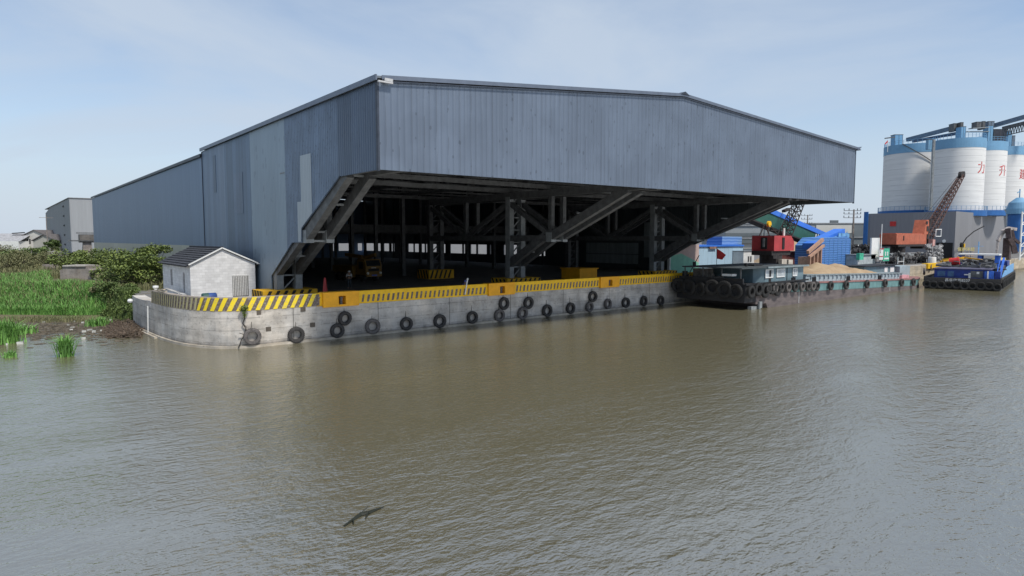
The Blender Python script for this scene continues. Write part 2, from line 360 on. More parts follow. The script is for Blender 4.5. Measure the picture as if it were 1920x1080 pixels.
# yellow barrier with blocks and mooring recesses
YB = 42.42
def py(x): return 42.42 + .18 * min(1, max(0, (x - 20) / 40))
blocks = [(17.55 + (onY(605, 560, 42.3).x - 17.55), onY(672, 560, 42.3).x), (onY(915, 545, 42.35).x, onY(964, 545, 42.35).x), (onY(1125, 530, 42.4).x, onY(1160, 530, 42.4).x)]
segs = [(15.2, blocks[0][0]), (blocks[0][1], blocks[1][0]), (blocks[1][1], blocks[2][0]), (blocks[2][1], 66)]
barr = thing('yellow_barrier', 'long yellow kerb barrier with dark slanted bars along the quay edge', 'barrier', (20, 42.6, 2.36))
m = MB()
for a, b in segs: m.box(a, b, py(a) + .0, py(a) + .45, 2.365, 3.27)
m.build('kerb', YEL, barr)
for si, (a, b) in enumerate(segs):
    m = MB(); x = a + .3; sl_ = .26 if si == 0 else .10
    r = random.Random(si)
    while x < b - .3:
        w = .17 * r.uniform(.85, 1.15); y = py(a) - .006; z0 = 2.47; z1 = 2.99 + r.uniform(-.02, .02)
        m.prism([(x, y, z0), (x + w, y, z0), (x + w + sl_, y, z1), (x + sl_, y, z1)], (0, .005, 0)); x += .44 if si == 0 else .405
    m.build('dark_bars', DRK, barr)
for i, (a, b) in enumerate(blocks):
    bl = thing('bollard_block', ['orange block with a square mooring recess, nearest the small house', 'orange block with a square mooring recess, middle of the three on the quay edge', 'orange block with a square mooring recess, farthest of the three, nearest the barge'][i], 'bollard block', ((a + b) / 2, 42.3, 2.3), 'orange mooring blocks along the quay')
    y0 = py(a) - .24; y1 = py(a) + .55; xc = a + (b - a) * .52; h = .27
    MB().box(a, xc - h, y0, y1, 2.27, 3.30).box(xc + h, b, y0, y1, 2.27, 3.30).box(xc - h, xc + h, y0, y1, 3.02, 3.30).box(xc - h, xc + h, y0, y1, 2.27, 2.42).box(xc - h, xc + h, y0 + .45, y1, 2.42, 3.02).build('block', YELO, bl)
    MB().cyl((xc, y0 + .22, 2.42), (xc, y0 + .22, 2.86), .10, n=12).cyl((xc, y0 + .22, 2.86), (xc, y0 + .22, 2.93), .16, n=12).build('bollard', RUBG, bl)
# wall face: square holes with shade coloured as dark blocks, and a crack
m = MB()
for px, pyy in [(486, 586), (568, 580), (503, 617), (586, 609)]:
    p = onY(px, pyy, 42.38); m.box(p.x - .17, p.x + .17, 42.34, 42.45, p.z - .15, p.z + .15)
m.build('hole_shade_block', mat('hole_shade', (.09, .075, .06), .9), quay)
m = MB(); pts = [(457, 585), (459, 597), (455, 606), (461, 616), (460, 628), (453, 636), (450, 645), (447, 652)]
P3 = [onY(a, b, 42.34) for a, b in pts]
for a, b in zip(P3[:-1], P3[1:]): m.bar(a, b, .05, .07, up=(0, 1, 0))
m.bar(P3[4], P3[4] + Vector((-.35, 0, .15)), .04, .05, up=(0, 1, 0)); m.bar(P3[2], P3[2] + Vector((.25, 0, -.3)), .03, .04, up=(0, 1, 0))
m.build('crack', mat('crack_dark', (.04, .035, .03), .95), quay)
# ------------------------------------------------------------ tyres hung on the quay
def tyre_mesh(R=.52, w=.30):
    m = MB(); r = R * .56
    prof = [(r, -w * .35), (r * 1.12, -w * .5), (R * .86, -w * .52), (R * .97, -w * .38), (R, -w * .2), (R, w * .2), (R * .97, w * .38), (R * .86, w * .52), (r * 1.12, w * .5), (r, w * .35)]
    m.lathe(prof, n=28, axis='y', close=True)
    for i in range(28):   # tread lugs
        t = 2 * pi * i / 28; c = Vector((cos(t), 0, sin(t))); s = Vector((-sin(t), 0, cos(t)))
        m.bar(c * (R - .02) + Vector((0, -w * .36, 0)), c * (R - .02) + Vector((0, w * .36, 0)), .05, .06, up=c)
    return m
TY = []
for nm, mt in (('tyre', RUB), ('tyre', RUBG), ('tyre', mat('black_rubber', (.018, .018, .018), .85, var=.4, scale=4))):
    me = tyre_mesh().build('tyre', mt, None); TY.append(me.data); bpy.data.objects.remove(me)
CHN = mat('rope', (.09, .085, .075), .9)
tyres = [(473, 631, 'beside the crack at the rounded corner'), (555.5, 628, 'left of first orange block'), (646.7, 597, 'upper of pair under first block'), (632.5, 620, 'lower of pair under first block'),
         (698.8, 612, 'first single right of first orange block'), (762, 607, 'second single right of first orange block'), (824.6, 602, 'third single right of first orange block'), (885.7, 595, 'just left of middle orange block'),
         (936.6, 591.4, 'lower left of four below the middle block'), (945, 569, 'upper left of four below the middle block'), (980, 587.5, 'lower right of four below the middle block'), (991, 568, 'upper right of four below the middle block'),
         (1026, 582.5, 'first single right of middle orange block'), (1070, 578, 'second single right of middle orange block'), (1105.5, 575.5, 'lower of pair left of third block'), (1111.6, 556, 'upper of pair left of third block'),
         (1140, 569.6, 'directly below the third orange block'), (1173.5, 567.4, 'just right of the third orange block'), (1207.4, 564.5, 'second one left of the moored barge'), (1239, 563.5, 'closest one to the moored barge')]
for i, (px, pyy, w) in enumerate(tyres):
    p = onY(px, pyy, 42.1); grey = i in (0, 4, 8, 10, 14, 16)
    yy = py(p.x) - .18; p = onY(px, pyy, yy)
    t = bpy.data.objects.new('tyre', TY[1 if grey else 0]); COL.objects.link(t)
    t.location = p; sc = random.uniform(.94, 1.08) * (1.06 if i < 2 else 1); t.scale = (sc, 1, sc); t.rotation_euler = (random.uniform(-.08, .05), random.uniform(0, 6), random.uniform(-.1, .1))
    ORG[t.name] = tuple(p)
    tag(t, ('grey dusty' if grey else 'black') + ' fender tyre on quay wall, ' + w, 'tyre', 'fender tyres hung on the quay wall')
    zt = 2.3; c = MB(); c.bar(p + Vector((0, .12, .5)), Vector((p.x + .03, yy + .16, min(zt, p.z + random.uniform(.75, 1.1)))), .035, .03)
    rp = c.build('hanging_rope', CHN, None); rp.parent = t; rp.matrix_parent_inverse = (Matrix.Translation(p) @ t.rotation_euler.to_matrix().to_4x4() @ Matrix.Diagonal((sc, 1, sc, 1))).inverted()
# ------------------------------------------------------------ the big shed
XL, XR, YF, YM, YE = 17.2, 78.0, 32.7, 70.0, 156.0
shed = thing('wharf_shed', 'huge blue-grey metal shed whose canopy reaches out over the river', 'shed', (XL, 50, 2.3))
FR = clad('front_sheeting', (.138, .170, .222), 0, pan=.84, rib=.42, pv=.03, spot=.27, spotscale=1.1, rough=.5, streak=.17)
fa = MB().prism([(XL, YF, 10.87), (XR, YF, 11.22), (XR, YF, 17.25), (45.1, YF, 18.6), (XL, YF, 15.75)], (0, .12, 0))
fa.build('front_gable', FR, shed)
A_ = lambda n, c, **k: clad(n, c, 1, **k)
def bz(y, hi=False):
    if y > 50.8 - 1e-6 and not (hi and y < 50.81): return 2.3
    if y >= 46.2: return 4.1 + (50.8 - y) / 4.6 * 2.63
    if y > 44.42 or (y > 44.4 and not hi): return 6.74
    if y >= 37.8: return 7.67 + (44.41 - y) / 6.61 * 3.29
    return 10.87
PC = {'a': A_('side_sheet_a', (.145, .20, .285), spot=.08), 'b': A_('side_sheet_b', (.17, .225, .31), spot=.05), 'c': A_('side_sheet_c', (.11, .16, .23), spot=.12, streak=.25),
      'd': A_('side_sheet_d', (.235, .295, .35), spot=.16, spotscale=.6, pv=.03, lines=False), 'e': A_('side_sheet_e', (.12, .165, .235), spot=.35, spotscale=2.0), 'f': A_('side_sheet_f', (.075, .105, .155), spot=.2, spotscale=1.2)}
def wall_panel(y0, y1, ztop, m, label=None, x=XL, zb=None):
    ys = [y1] + sorted([y for y in (50.8, 46.2, 44.41, 37.8) if y0 < y < y1], reverse=True) + [y0]
    poly = []
    for y in ys:
        lo = bz(y + 1e-4, False); hi = bz(y - 1e-4, True)
        if y == y1: lo = hi = bz(y - 1e-4, True)
        if y == y0: hi = lo = bz(y + 1e-4, False)
        if abs(y - 50.8) < 1e-6 and y0 < y < y1: lo, hi = 2.3, 4.1
        if abs(y - 44.41) < 1e-6 and y0 < y < y1: lo, hi = 6.74, 7.67
        poly.append((x, y, lo))
        if abs(lo - hi) > .01: poly.append((x, y, hi))
    poly += [(x, y0, ztop), (x, y1, ztop)]
    return MB().prism(poly, (.1, 0, 0)).build('wall_panel', m, shed, label)
for y0, y1, k in [(64.3, 70, 'a'), (62.4, 64.3, 'b'), (55, 62.4, 'c'), (47.13, 55, 'd'), (44.07, 47.13, 'e'), (41.9, 44.07, 'e'), (38, 41.9, 'e'), (YF + .12, 38, 'f')]:
    wall_panel(y0, y1, 15.74, PC[k])
OFFW = A_('side_sheet_offwhite', (.34, .38, .41), spot=.04, lines=False, pv=.02)
MB().prism([(XL - .02, 44.3, 7.75), (XL - .02, 42.3, 8.75), (XL - .02, 42.3, 12.75), (XL - .02, 44.2, 12.75), (XL - .02, 44.2, 9.6), (XL - .02, 44.9, 9.6), (XL - .02, 44.9, 6.8), (XL - .02, 44.41, 6.8)], (.015, 0, 0)).build('patch_sheet', OFFW, shed, 'pale off-white strip of newer sheeting')
MB().box(XL - .025, XL - .004, 57.2, 59.6, 9.2, 12.7).build('patch_sheet', A_('side_sheet_g', (.12,.165,.235), spot=.2), shed)
MB().box(XL - .025, XL - .004, 65.2, 66.0, 11.4, 14.9).build('patch_sheet', A_('side_sheet_h', (.10,.14,.2)), shed)
MB().box(XL - .025, XL - .004, 47.3, 48.2, 11.8, 11.9).build('patch_strip', STEELL, shed)
# roofs
ROOF = A_('roof_sheet', (.16, .18, .20), rough=.5)
def roof(y0, y1, dz, nm='roof'):
    t = .12
    zl, zr, zx = 15.85 + dz, 17.35 + dz, 18.75 + dz
    MB().prism([(XL - .12, y0, zl), (45.1, y0, zx), (XR + .25, y0, zr), (XR + .25, y0, zr + t), (45.1, y0, zx + t), (XL - .12, y0, zl + t)], (0, y1 - y0, 0)).build(nm, ROOF, shed)
roof(YF - .10, YM, 0); roof(YM + .01, YE, -.45)
TRIM = mat('trim_metal', (.16, .185, .23), .45, .5, var=.1); DTR = mat('dark_trim', (.05, .06, .08), .5, .3)
MB().box(XL - .22, XL - .13, YF - .2, YM, 15.72, 16.02).build('roof_trim', TRIM, shed)
MB().box(XL - .2, XL - .13, YM + .02, YE, 15.2, 15.50).build('roof_trim', DTR, shed)
ft = MB()
for (x0, z0), (x1, z1) in (((XL + .2, 15.86), (45.1, 18.76)), ((45.1, 18.76), (XR + .2, 17.36))):
    ft.prism([(x0, YF - .14, z0 - .06), (x1, YF - .14, z1 - .06), (x1, YF - .14, z1 + .18), (x0, YF - .14, z0 + .18)], (0, .035, 0))
ft.build('gable_trim', TRIM, shed)
MB().prism([(XL + .2, YF - .16, 15.66), (45.1, YF - .16, 18.56), (XR, YF - .16, 17.16), (XR, YF - .16, 17.22), (45.1, YF - .16, 18.62), (XL + .2, YF - .16, 15.72)], (0, .05, 0)).build('gable_trim', DTR, shed)
MB().prism([(44.6, YF - .2, 18.84), (45.1, YF - .2, 19.08), (45.7, YF - .2, 18.84)], (0, YM - YF, 0)).build('ridge_cap', DTR, shed)
MB().box(XL - .1, XL + .8, YF - .3, YF - .17, 15.62, 15.70).box(XL + .3, XL + .8, YF - .29, YF - .18, 15.72, 15.88).build('gutter_end', mat('pale_gutter', (.45, .45, .45), .6), shed)
MB().box(XR - .15, XR + .7, YF - .3, YF + .3, 17.2, 17.32).prism([(XR + .1, YF - .3, 17.32), (XR + .8, YF - .3, 17.62), (XR + .8, YF - .3, 17.55), (XR + .1, YF - .3, 17.2)], (0, .6, 0)).build('gutter_end', TRIM, shed)
MB().box(XL - .05, XL + .06, YF - .02, YF + .2, 10.80, 15.7).build('corner_trim', DTR, shed); B(XR - .02, XR + .08, YF - .03, YF + .15, 11.1, 17.3).build('corner_trim', DTR, shed)
# rear lower shed, left side
REAR = A_('rear_side_sheet', (.12, .18, .275), spot=.0, streak=.25, pv=.04, rib=.35, lines=False)
MB().box(XL, XL + .1, YM + .02, YE, 6.25, 15.22).build('wall', REAR, shed)
MB().box(XL - .02, XL + .1, YM + 3.5, YE, 4.7, 6.3).build('plinth_band', A_('cream_sheet', (.36, .36, .31), spot=0, pan=5, pv=.10, lines=False), shed, 'cream band of fibre-cement sheeting')
MB().box(XL, XL + .1, YM + .02, YE, 2.3, 4.7).box(XL, XL + .1, YM + .02, YM + 3.5, 4.7, 6.25).build('lower_wall', A_('grey_lower_sheet', (.14, .165, .19), pv=.05, lines=False), shed)
MB().box(XL - .06, XL - .0, YM - .05, YM + .03, 2.3, 15.7).build('downpipe', DTR, shed)
rwm = MB().prism([(XL + .1, YE, 5.85), (XR, YE, 5.85), (XR, YE, 16.8), (45.1, YE, 18.2), (XL + .1, YE, 15.3)], (0, .12, 0)).box(XL + .1, XR, YE, YE + .12, 2.3, 3.95)
xs_ = [XL + .1] + [onY(a, 460, YE).x for a in (619.5, 626, 635, 654, 659, 663, 671, 679)] + [XR]
for a, b in zip(xs_[::2], xs_[1::2]): rwm.box(a, b, YE, YE + .12, 3.95, 5.85)
rwm.build('rear_wall', REAR, shed)
# right side wall, with the open strip
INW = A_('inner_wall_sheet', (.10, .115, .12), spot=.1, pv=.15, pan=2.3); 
ysr = 58.5
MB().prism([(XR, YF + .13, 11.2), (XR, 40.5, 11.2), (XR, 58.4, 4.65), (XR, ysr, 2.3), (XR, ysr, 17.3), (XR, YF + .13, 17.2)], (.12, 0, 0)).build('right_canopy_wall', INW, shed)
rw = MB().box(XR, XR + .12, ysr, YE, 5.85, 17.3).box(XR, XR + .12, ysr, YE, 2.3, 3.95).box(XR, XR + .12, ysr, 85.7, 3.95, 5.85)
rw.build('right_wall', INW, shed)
pl = MB(); 
for a, b in [(91.0, 92.6), (97.5, 100.6), (101.9, 103), (108.6, 110), (116.5, 118), (123.2, 124.5), (134.1, 135.8), (138.4, 140.7), (142.4, 148.4), (YE - 4.5, YE)]: 
    if b - a > 3.5: a, b = 142.4, 143.4
    pl.box(XR - .15, XR + .1, a, b, 3.95, 5.85)
for y in range(86, 156, 5): pl.box(XR - .2, XR - .02, y, y + .5, 2.3, 17.2)
pl.build('wall_posts', STEEL, shed)
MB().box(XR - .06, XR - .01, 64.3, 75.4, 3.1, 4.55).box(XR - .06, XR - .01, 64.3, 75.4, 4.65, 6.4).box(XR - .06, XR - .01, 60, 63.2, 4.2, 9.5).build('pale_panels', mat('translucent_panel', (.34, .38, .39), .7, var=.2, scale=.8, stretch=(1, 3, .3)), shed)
# steel frame: cantilever brackets at three grid lines
def ibeam(m, p, q, w, h, up=(0, 0, 1)): m.bar(p, q, w, h, up)
def bracket(X, yt):
    for k, x in enumerate((X, X + 1.5)):
        m = MB(); m.box(x, x + .55, 50.0, 50.7, 2.3, 11.2).build('column', STEELL, shed)
        m = MB(); ibeam(m, (x + .27, 50.3, 4.45), (x + .27, 44.9, 7.3), .5, .75)
        m.build('lower_strut', STEEL, shed)
        m = MB(); ibeam(m, (x + .27, 44.2, 7.2), (x + .27, yt, 11.1), .5, .75); m.build('upper_strut', STEEL, shed)
        MB().box(x - .02, x + .57, 43.85, 44.6, 6.72, 7.62).build('node_block', STEELL, shed)
        m = MB(); m.box(x + .05, x + .5, 44.6, 66, 6.78, 7.35)
        m.bar((x + .27, 50.3, 10.6), (x + .27, 44.3, 7.4), .4, .45); m.box(x + .08, x + .47, 43.95, 44.4, 7.6, 11)
        m.bar((x + .27, 50.5, 10.6), (x + .27, 57.6, 7.3), .4, .45); m.bar((x + .27, 64.9, 10.6), (x + .27, 58.2, 7.3), .4, .45); m.box(x + .08, x + .47, 57.7, 58.1, 7.3, 11)
        m.box(x + .03, x + .52, 33, 66, 10.95, 11.6); m.build('truss', STEEL, shed)
    m = MB()
    z = 2.9
    while z < 10.5:
        m.bar((X + .4, 50.35, z), (X + 1.6, 50.35, z + .0), .12, .12); m.bar((X + .45, 50.35, z), (X + 1.6, 50.35, z + 1.1), .1, .1); z += 1.25
    for y, zz in ((44.2, 7.5), (44.2, 6.85), (41, 9.3), (48, 5.7), (38, 11)): m.bar((X + .4, y, zz), (X + 1.6, y, zz), .16, .14)
    m.build('lacing', STEELL, shed)
    # rear paired column
    m = MB()
    for x in (X, X + 1.5): m.box(x, x + .5, 65, 65.6, 2.3, 11.4)
    z = 2.9
    while z < 10.8: m.bar((X + .4, 65.3, z), (X + 1.6, 65.3, z + 1.1), .1, .1); m.bar((X + .4, 65.3, z), (X + 1.6, 65.3, z), .1, .1); z += 1.25
    m.build('paired_column', STEEL, shed)
for X, yt in ((17.35, 37.4), (40.7, 34.9), (63.6, 34.0)): bracket(X, yt)
for x in (41.5, 62):
    for y in range(0, 11):
        yy = 72.7 + y * 7.4; B(x - .22, x + .22, yy - .22, yy + .22, 2.3, 17.8).build('inner_column', STEEL, shed)
m = MB()
for y in (33.4, 38, 44.2, 50.4, 65.3): m.box(XL + .15, XR - .05, y - .12, y + .12, 11.62, 12.0)
for y in [33.4 + i * 4.2 for i in range(29)]:
    m.bar((XL + .2, y, 15.5), (45.1, y, 18.4), .15, .35); m.bar((45.1, y, 18.4), (XR - .1, y, 17.0), .15, .35)
    if y < 70:
        m.box(XL + .2, XR - .1, y - .08, y + .08, 12.3, 12.5)
        for i in range(20): 
            x = XL + 1 + i * 3; m.bar((x, y, 12.4), (x + 1.5, y, 15.6), .08); m.bar((x + 3, y, 12.4), (x + 1.5, y, 15.6), .08)
for x in (44.8, 46.5): m.box(x, x + .3, YF + .3, YE, 16.2, 16.4)
m.box(XL + .2, XR - .1, 90, 90.3, 8, 9.2).box(XL + .2, XR - .1, 120, 120.3, 8, 9.2)
for x in (24, 31, 38, 52, 59, 70): m.box(x, x + .2, YF + .2, YM, 12.0, 12.3)
m.build('roof_frame', STEEL, shed)
# inner left-wall posts
m = MB()
for y in [52 + 6.5 * i for i in range(16)]: m.box(XL + .12, XL + .5, y, y + .4, 2.3, 15.2)
m.build('wall_columns', STEEL, shed)
# column guards in yellow and black
GY = mat('guard_yellow', (.62, .34, .01), .7, var=.15); 
def guard(x0, x1, y0, y1, label):
    g = thing('column_guard', label, 'column guard', ((x0 + x1) / 2, (y0 + y1) / 2, 2.3), 'striped guard blocks around the columns')
    zg = 3.36 if y0 > 60 else 3.06
    MB().box(x0, x1, y0, y1, 2.305, zg).build('guard_block', GY, g)
    m = MB(); x = x0 + .1
    while x < x1 - .5: m.prism([(x, y0 - .005, 2.36), (x + .26, y0 - .005, 2.36), (x + .62, y0 - .005, zg - .02), (x + .36, y0 - .005, zg - .02)], (0, .004, 0)); x += .62
    y = y0 + .1
    while y < y1 - .5: m.prism([(x0 - .005, y, 2.36), (x0 - .005, y + .26, 2.36), (x0 - .005, y + .62, zg - .02), (x0 - .005, y + .36, zg - .02)], (.004, 0, 0)); y += .62
    m.build('black_stripes', BLK, g)
guard(15.95, 20.2, 49.0, 51.6, 'yellow and black striped block around the leftmost column foot')
guard(39.6, 44.0, 49.0, 51.6, 'yellow and black striped block around the middle front column foot')
guard(62.6, 67, 49.0, 51.6, 'yellow and black striped block around the right front column foot by the barge')
guard(39.8, 43.3, 63.8, 66.4, 'yellow and black striped block around a column deep inside the shed')
ob = thing('orange_box', 'plain orange concrete block standing inside the shed between the columns', 'block', (54, 53.5, 2.3))
MB().box(52.7, 55.6, 52, 55, 2.305, 3.5).box(52.55, 55.75, 51.85, 55.15, 3.5, 3.6).build('block', YELO, ob)
cn = thing('traffic_cone', 'tall red cone standing right of the leftmost column', 'cone', (19.7, 47.2, 2.3))
MB().cyl((19.9, 46.8, 2.37), (19.9, 46.8, 4.05), .26, .07, n=16).build('cone', mat('cone_red', (.35, .025, .025), .5), cn, smooth=False); MB().box(19.58, 20.22, 46.48, 47.12, 2.31, 2.37).build('cone_base', BLK, cn)
# ------------------------------------------------------------ people
SK = mat('skin', (.35, .2, .13), .6)
def skin(name, pts, edges, rad, m, parent, sub=2):
    me = bpy.data.meshes.new(name); me.from_pydata([tuple(Vector(p)) for p in pts], edges, [])
    o = bpy.data.objects.new(name, me); COL.objects.link(o)
    o.modifiers.new('skin', 'SKIN'); s = o.modifiers.new('sub', 'SUBSURF'); s.levels = s.render_levels = sub
    for i, r in enumerate(rad):
        r = r if isinstance(r, tuple) else (r, r); me.skin_vertices[0].data[i].radius = r; me.skin_vertices[0].data[i].use_root = (i == 0)
    dg = bpy.context.evaluated_depsgraph_get(); dg.update(); nm = bpy.data.meshes.new_from_object(o.evaluated_get(dg)); bpy.data.objects.remove(o)
    for p in nm.polygons: p.use_smooth = True
    nm.materials.clear(); nm.materials.append(m); q = bpy.data.objects.new(name, nm); COL.objects.link(q); q.parent = parent; return q
def person(loc, rz, label, shirt, trousers, hat, pose='stand', vest=None):
    r = thing('person', label, 'person', loc); r.rotation_euler = (0, 0, rz)
    if pose == 'stand':
        J = dict(p=(0, 0, .92), w=(0, 0, 1.08), c=(0, .01, 1.3), n=(0, .0, 1.46), h=(0, -.02, 1.56), t=(0, -.02, 1.68), sl=(-.19, 0, 1.38), sr=(.19, 0, 1.38), el=(-.26, -.02, 1.12), er=(.26, -.04, 1.12), hl=(-.2, -.18, .98), hr=(.2, -.2, 1.0),
                 kl=(-.1, -.02, .5), kr=(.11, -.03, .5), al=(-.11, .02, .1), ar=(.14, .0, .1), fl=(-.12, -.14, .04), fr=(.16, -.16, .04), gl=(-.09, 0, .88), gr=(.09, 0, .88))
    else:  # crouching, bent forward
        J = dict(p=(0, .12, .5), w=(0, .02, .66), c=(0, -.12, .86), n=(0, -.2, 1.0), h=(0, -.27, 1.1), t=(0, -.31, 1.2), sl=(-.19, -.14, .94), sr=(.19, -.14, .94), el=(-.25, -.34, .72), er=(.25, -.34, .72), hl=(-.12, -.5, .6), hr=(.12, -.5, .6),
                 kl=(-.15, -.28, .52), kr=(.16, -.28, .5), al=(-.13, 0, .1), ar=(.15, .0, .1), fl=(-.14, -.16, .04), fr=(.17, -.16, .04), gl=(-.09, .1, .48), gr=(.09, .1, .48))
    K = list(J); ix = {k: i for i, k in enumerate(K)}
    E = [('p', 'w'), ('w', 'c'), ('c', 'n'), ('n', 'h'), ('h', 't'), ('c', 'sl'), ('c', 'sr'), ('sl', 'el'), ('el', 'hl'), ('sr', 'er'), ('er', 'hr'), ('p', 'gl'), ('p', 'gr'), ('gl', 'kl'), ('kl', 'al'), ('al', 'fl'), ('gr', 'kr'), ('kr', 'ar'), ('ar', 'fr')]
    R = dict(p=(.13, .1), w=(.13, .09), c=(.15, .1), n=.05, h=.08, t=.07, sl=.06, sr=.06, el=.04, er=.04, hl=.03, hr=.03, kl=.05, kr=.05, al=.035, ar=.035, fl=.035, fr=.035, gl=.08, gr=.08)
    skin('body', [J[k] for k in K], [(ix[a], ix[b]) for a, b in E], [R[k] for k in K], SK, r)
    def sub(name, ks, es, m, g):
        ii = {k: i for i, k in enumerate(ks)}; skin(name, [J[k] for k in ks], [(ii[a], ii[b]) for a, b in es], [tuple(q * g for q in R[k]) if isinstance(R[k], tuple) else R[k] * g for k in ks], m, r, 1)
    sub('shirt', ['w', 'c', 'sl', 'sr', 'el', 'er'], [('w', 'c'), ('c', 'sl'), ('c', 'sr'), ('sl', 'el'), ('sr', 'er')], shirt, 1.25)
    sub('trousers', ['p', 'gl', 'gr', 'kl', 'kr', 'al', 'ar'], [('p', 'gl'), ('p', 'gr'), ('gl', 'kl'), ('gr', 'kr'), ('kl', 'al'), ('kr', 'ar')], trousers, 1.25)
    if vest: sub('vest', ['w', 'c'], [('w', 'c')], vest, 1.42)
    hm = MB(); t = Vector(J['h']) + Vector((0, 0, .03)); hm.lathe([(.125, 0), (.12, .06), (.08, .12), (.001, .15)], c=t, n=16); hm.cyl(t + Vector((0, -.02, -.012)), t + Vector((0, -.02, .012)), .16, n=16); ob = hm.build('helmet', hat, r, smooth=True)
    ob.data.transform(Matrix.Translation(Vector(ORG[r.name])))
    return r
p = onZ(655, 541.5, 2.3); person(tuple(p), -.5, 'person in a white shirt and dark vest standing beside the yellow truck', mat('cloth_white', (.6, .6, .58), .8), mat('cloth_dark', (.06, .075, .09), .9), mat('hat_white', (.6, .6, .6), .5), vest=mat('cloth_black', (.02, .02, .025), .9))
p = onY(868, 545, 44.1); person((p.x, 44.1, 2.3), .3, 'person in a blue jacket crouching behind the yellow barrier', mat('cloth_blue', (.05, .06, .25), .8), mat('cloth_navy', (.03, .035, .07), .9), mat('hat_blue', (.12, .14, .4), .5), 'crouch')
a = onY(876.5, 524, 42.3); b = onY(872, 552, 42.1)
tag(MB().cyl(b, a, .05, n=8).cyl(a, a + Vector((.02, 0, .1)), .09, .05, n=8).build('white_post', WHT), 'white plastic post leaning over the yellow barrier beside the crouching person', 'post')
# ------------------------------------------------------------ yellow truck in the shed
tk = thing('crane_truck', 'yellow lorry with a folded crane parked inside the dark shed', 'truck', (0, 0, 0))
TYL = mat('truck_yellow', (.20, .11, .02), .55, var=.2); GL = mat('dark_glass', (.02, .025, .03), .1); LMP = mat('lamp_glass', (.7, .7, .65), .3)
cab = MB().prism([(0, 0, .75), (0, 0, 1.75), (0, .28, 2.45), (0, 1.6, 2.5), (0, 1.75, .75)], (2.1, 0, 0)).box(.05, 2.05, -.12, .0, .55, .85)
cab.build('cab', TYL, tk)
MB().prism([(.15, .01, 1.72), (.15, .27, 2.34), (1.95, .27, 2.34), (1.95, .01, 1.72)], (0, -.04, .015)).build('windscreen', GL, tk)
MB().box(.35, 1.75, -.02, 0, 1.15, 1.45).box(-.02, 0, .5, 1.3, 1.45, 2.2).build('grille', BLK, tk)
for x in (.22, 1.88): MB().cyl((x, -.16, .95), (x, -.02, .95), .13, n=12).build('headlight', LMP, tk)
MB().box(.72, 1.38, -.15, -.12, .62, .80).build('licence_plate', mat('plate_blue', (.1, .15, .5), .5), tk)
MB().box(.75, 1.35, -.03, -.005, 1.5, 1.56).build('badge_strip', LMP, tk)
MB().box(.2, 1.9, 1.9, 6.6, .8, 1.0).box(0, 2.1, 2.6, 6.6, 1.0, 1.7).build('cargo_body', TYL, tk)
MB().box(.7, 1.5, 1.85, 2.5, 1.0, 2.6).bar((1.1, 2.2, 2.5), (1.3, -1.0 + 1.0, 2.95), .3, .35).bar((1.1, 2.2, 2.7), (1.1, 5.5, 2.9), .3, .35).build('loader_crane', TYL, tk)
for s, x in ((0, -.35), (1, 2.1)): MB().box(x, x + .35, 1.95, 2.25, .45, 1.7).build('outrigger', TYL, tk)
MB().box(2.12, 2.2, -.1, .0, 1.5, 2.2).bar((2.05, .1, 2.2), (2.2, -.1, 2.1), .04).build('mirror', BLK, tk)
for x in (.05, 1.75):
    for y in (.9, 4.6, 5.6): MB().lathe([(.2, 0), (.45, 0), (.48, .06), (.48, .24), (.45, .3), (.2, .3)], c=(x, y, .48), n=18, axis='x', close=True).build('wheel', RUB, tk)
p = onZ(686, 529, 2.3); tk.location = p; tk.rotation_euler = (0, 0, radians(8))
# ------------------------------------------------------------ small house on the quay
hs = thing('small_block_house', 'small whitish block house with a dark tiled gable roof on the quay corner', 'house', (14.4, 58, 2.3))
BRW = mat('white_block', (.50, .495, .48), .9, c2=(.62, .61, .60), mixat=.5, scale=3, stretch=(1, 1, 2.5), bump=.5, bs=7, sharp=.12)
def block_mat():
    m, n, l, b = nodes('whitewashed_blocks'); b.inputs['Roughness'].default_value = .9
    t = n.new('ShaderNodeNewGeometry'); sp = n.new('ShaderNodeSeparateXYZ'); cb = n.new('ShaderNodeCombineXYZ'); ad = n.new('ShaderNodeMath'); ad.operation = 'ADD'
    l.new(t.outputs['Position'], sp.inputs[0]); l.new(sp.outputs[0], ad.inputs[0]); l.new(sp.outputs[1], ad.inputs[1]); l.new(ad.outputs[0], cb.inputs[0]); l.new(sp.outputs[2], cb.inputs[1])
    br = n.new('ShaderNodeTexBrick'); br.inputs['Scale'].default_value = 1; br.inputs['Brick Width'].default_value = .42; br.inputs['Row Height'].default_value = .21; br.inputs['Mortar Size'].default_value = .012
    br.inputs['Color1'].default_value = (.60, .59, .58, 1); br.inputs['Color2'].default_value = (.70, .69, .68, 1); br.inputs['Mortar'].default_value = (.56, .55, .54, 1)
    nn = n.new('ShaderNodeTexNoise'); nn.inputs['Scale'].default_value = 1.8; nn.inputs['Detail'].default_value = 6; l.new(t.outputs['Position'], nn.inputs[0])
    r = n.new('ShaderNodeMapRange'); r.inputs[1].default_value = .35; r.inputs[2].default_value = .7; r.inputs[3].default_value = .92; r.inputs[4].default_value = 1.1; l.new(nn.outputs[0], r.inputs[0])
    v = n.new('ShaderNodeVectorMath'); v.operation = 'SCALE'; l.new(cb.outputs[0], br.inputs[0]); l.new(br.outputs[0], v.inputs[0]); l.new(r.outputs[0], v.inputs['Scale']); l.new(v.outputs[0], b.inputs['Base Color'])
    bb = n.new('ShaderNodeBump'); bb.inputs['Strength'].default_value = .35; bb.inputs['Distance'].default_value = .02; l.new(br.outputs[1], bb.inputs['Height']); bb.invert = True; l.new(bb.outputs[0], b.inputs['Normal'])
    return m
BLKW = block_mat()
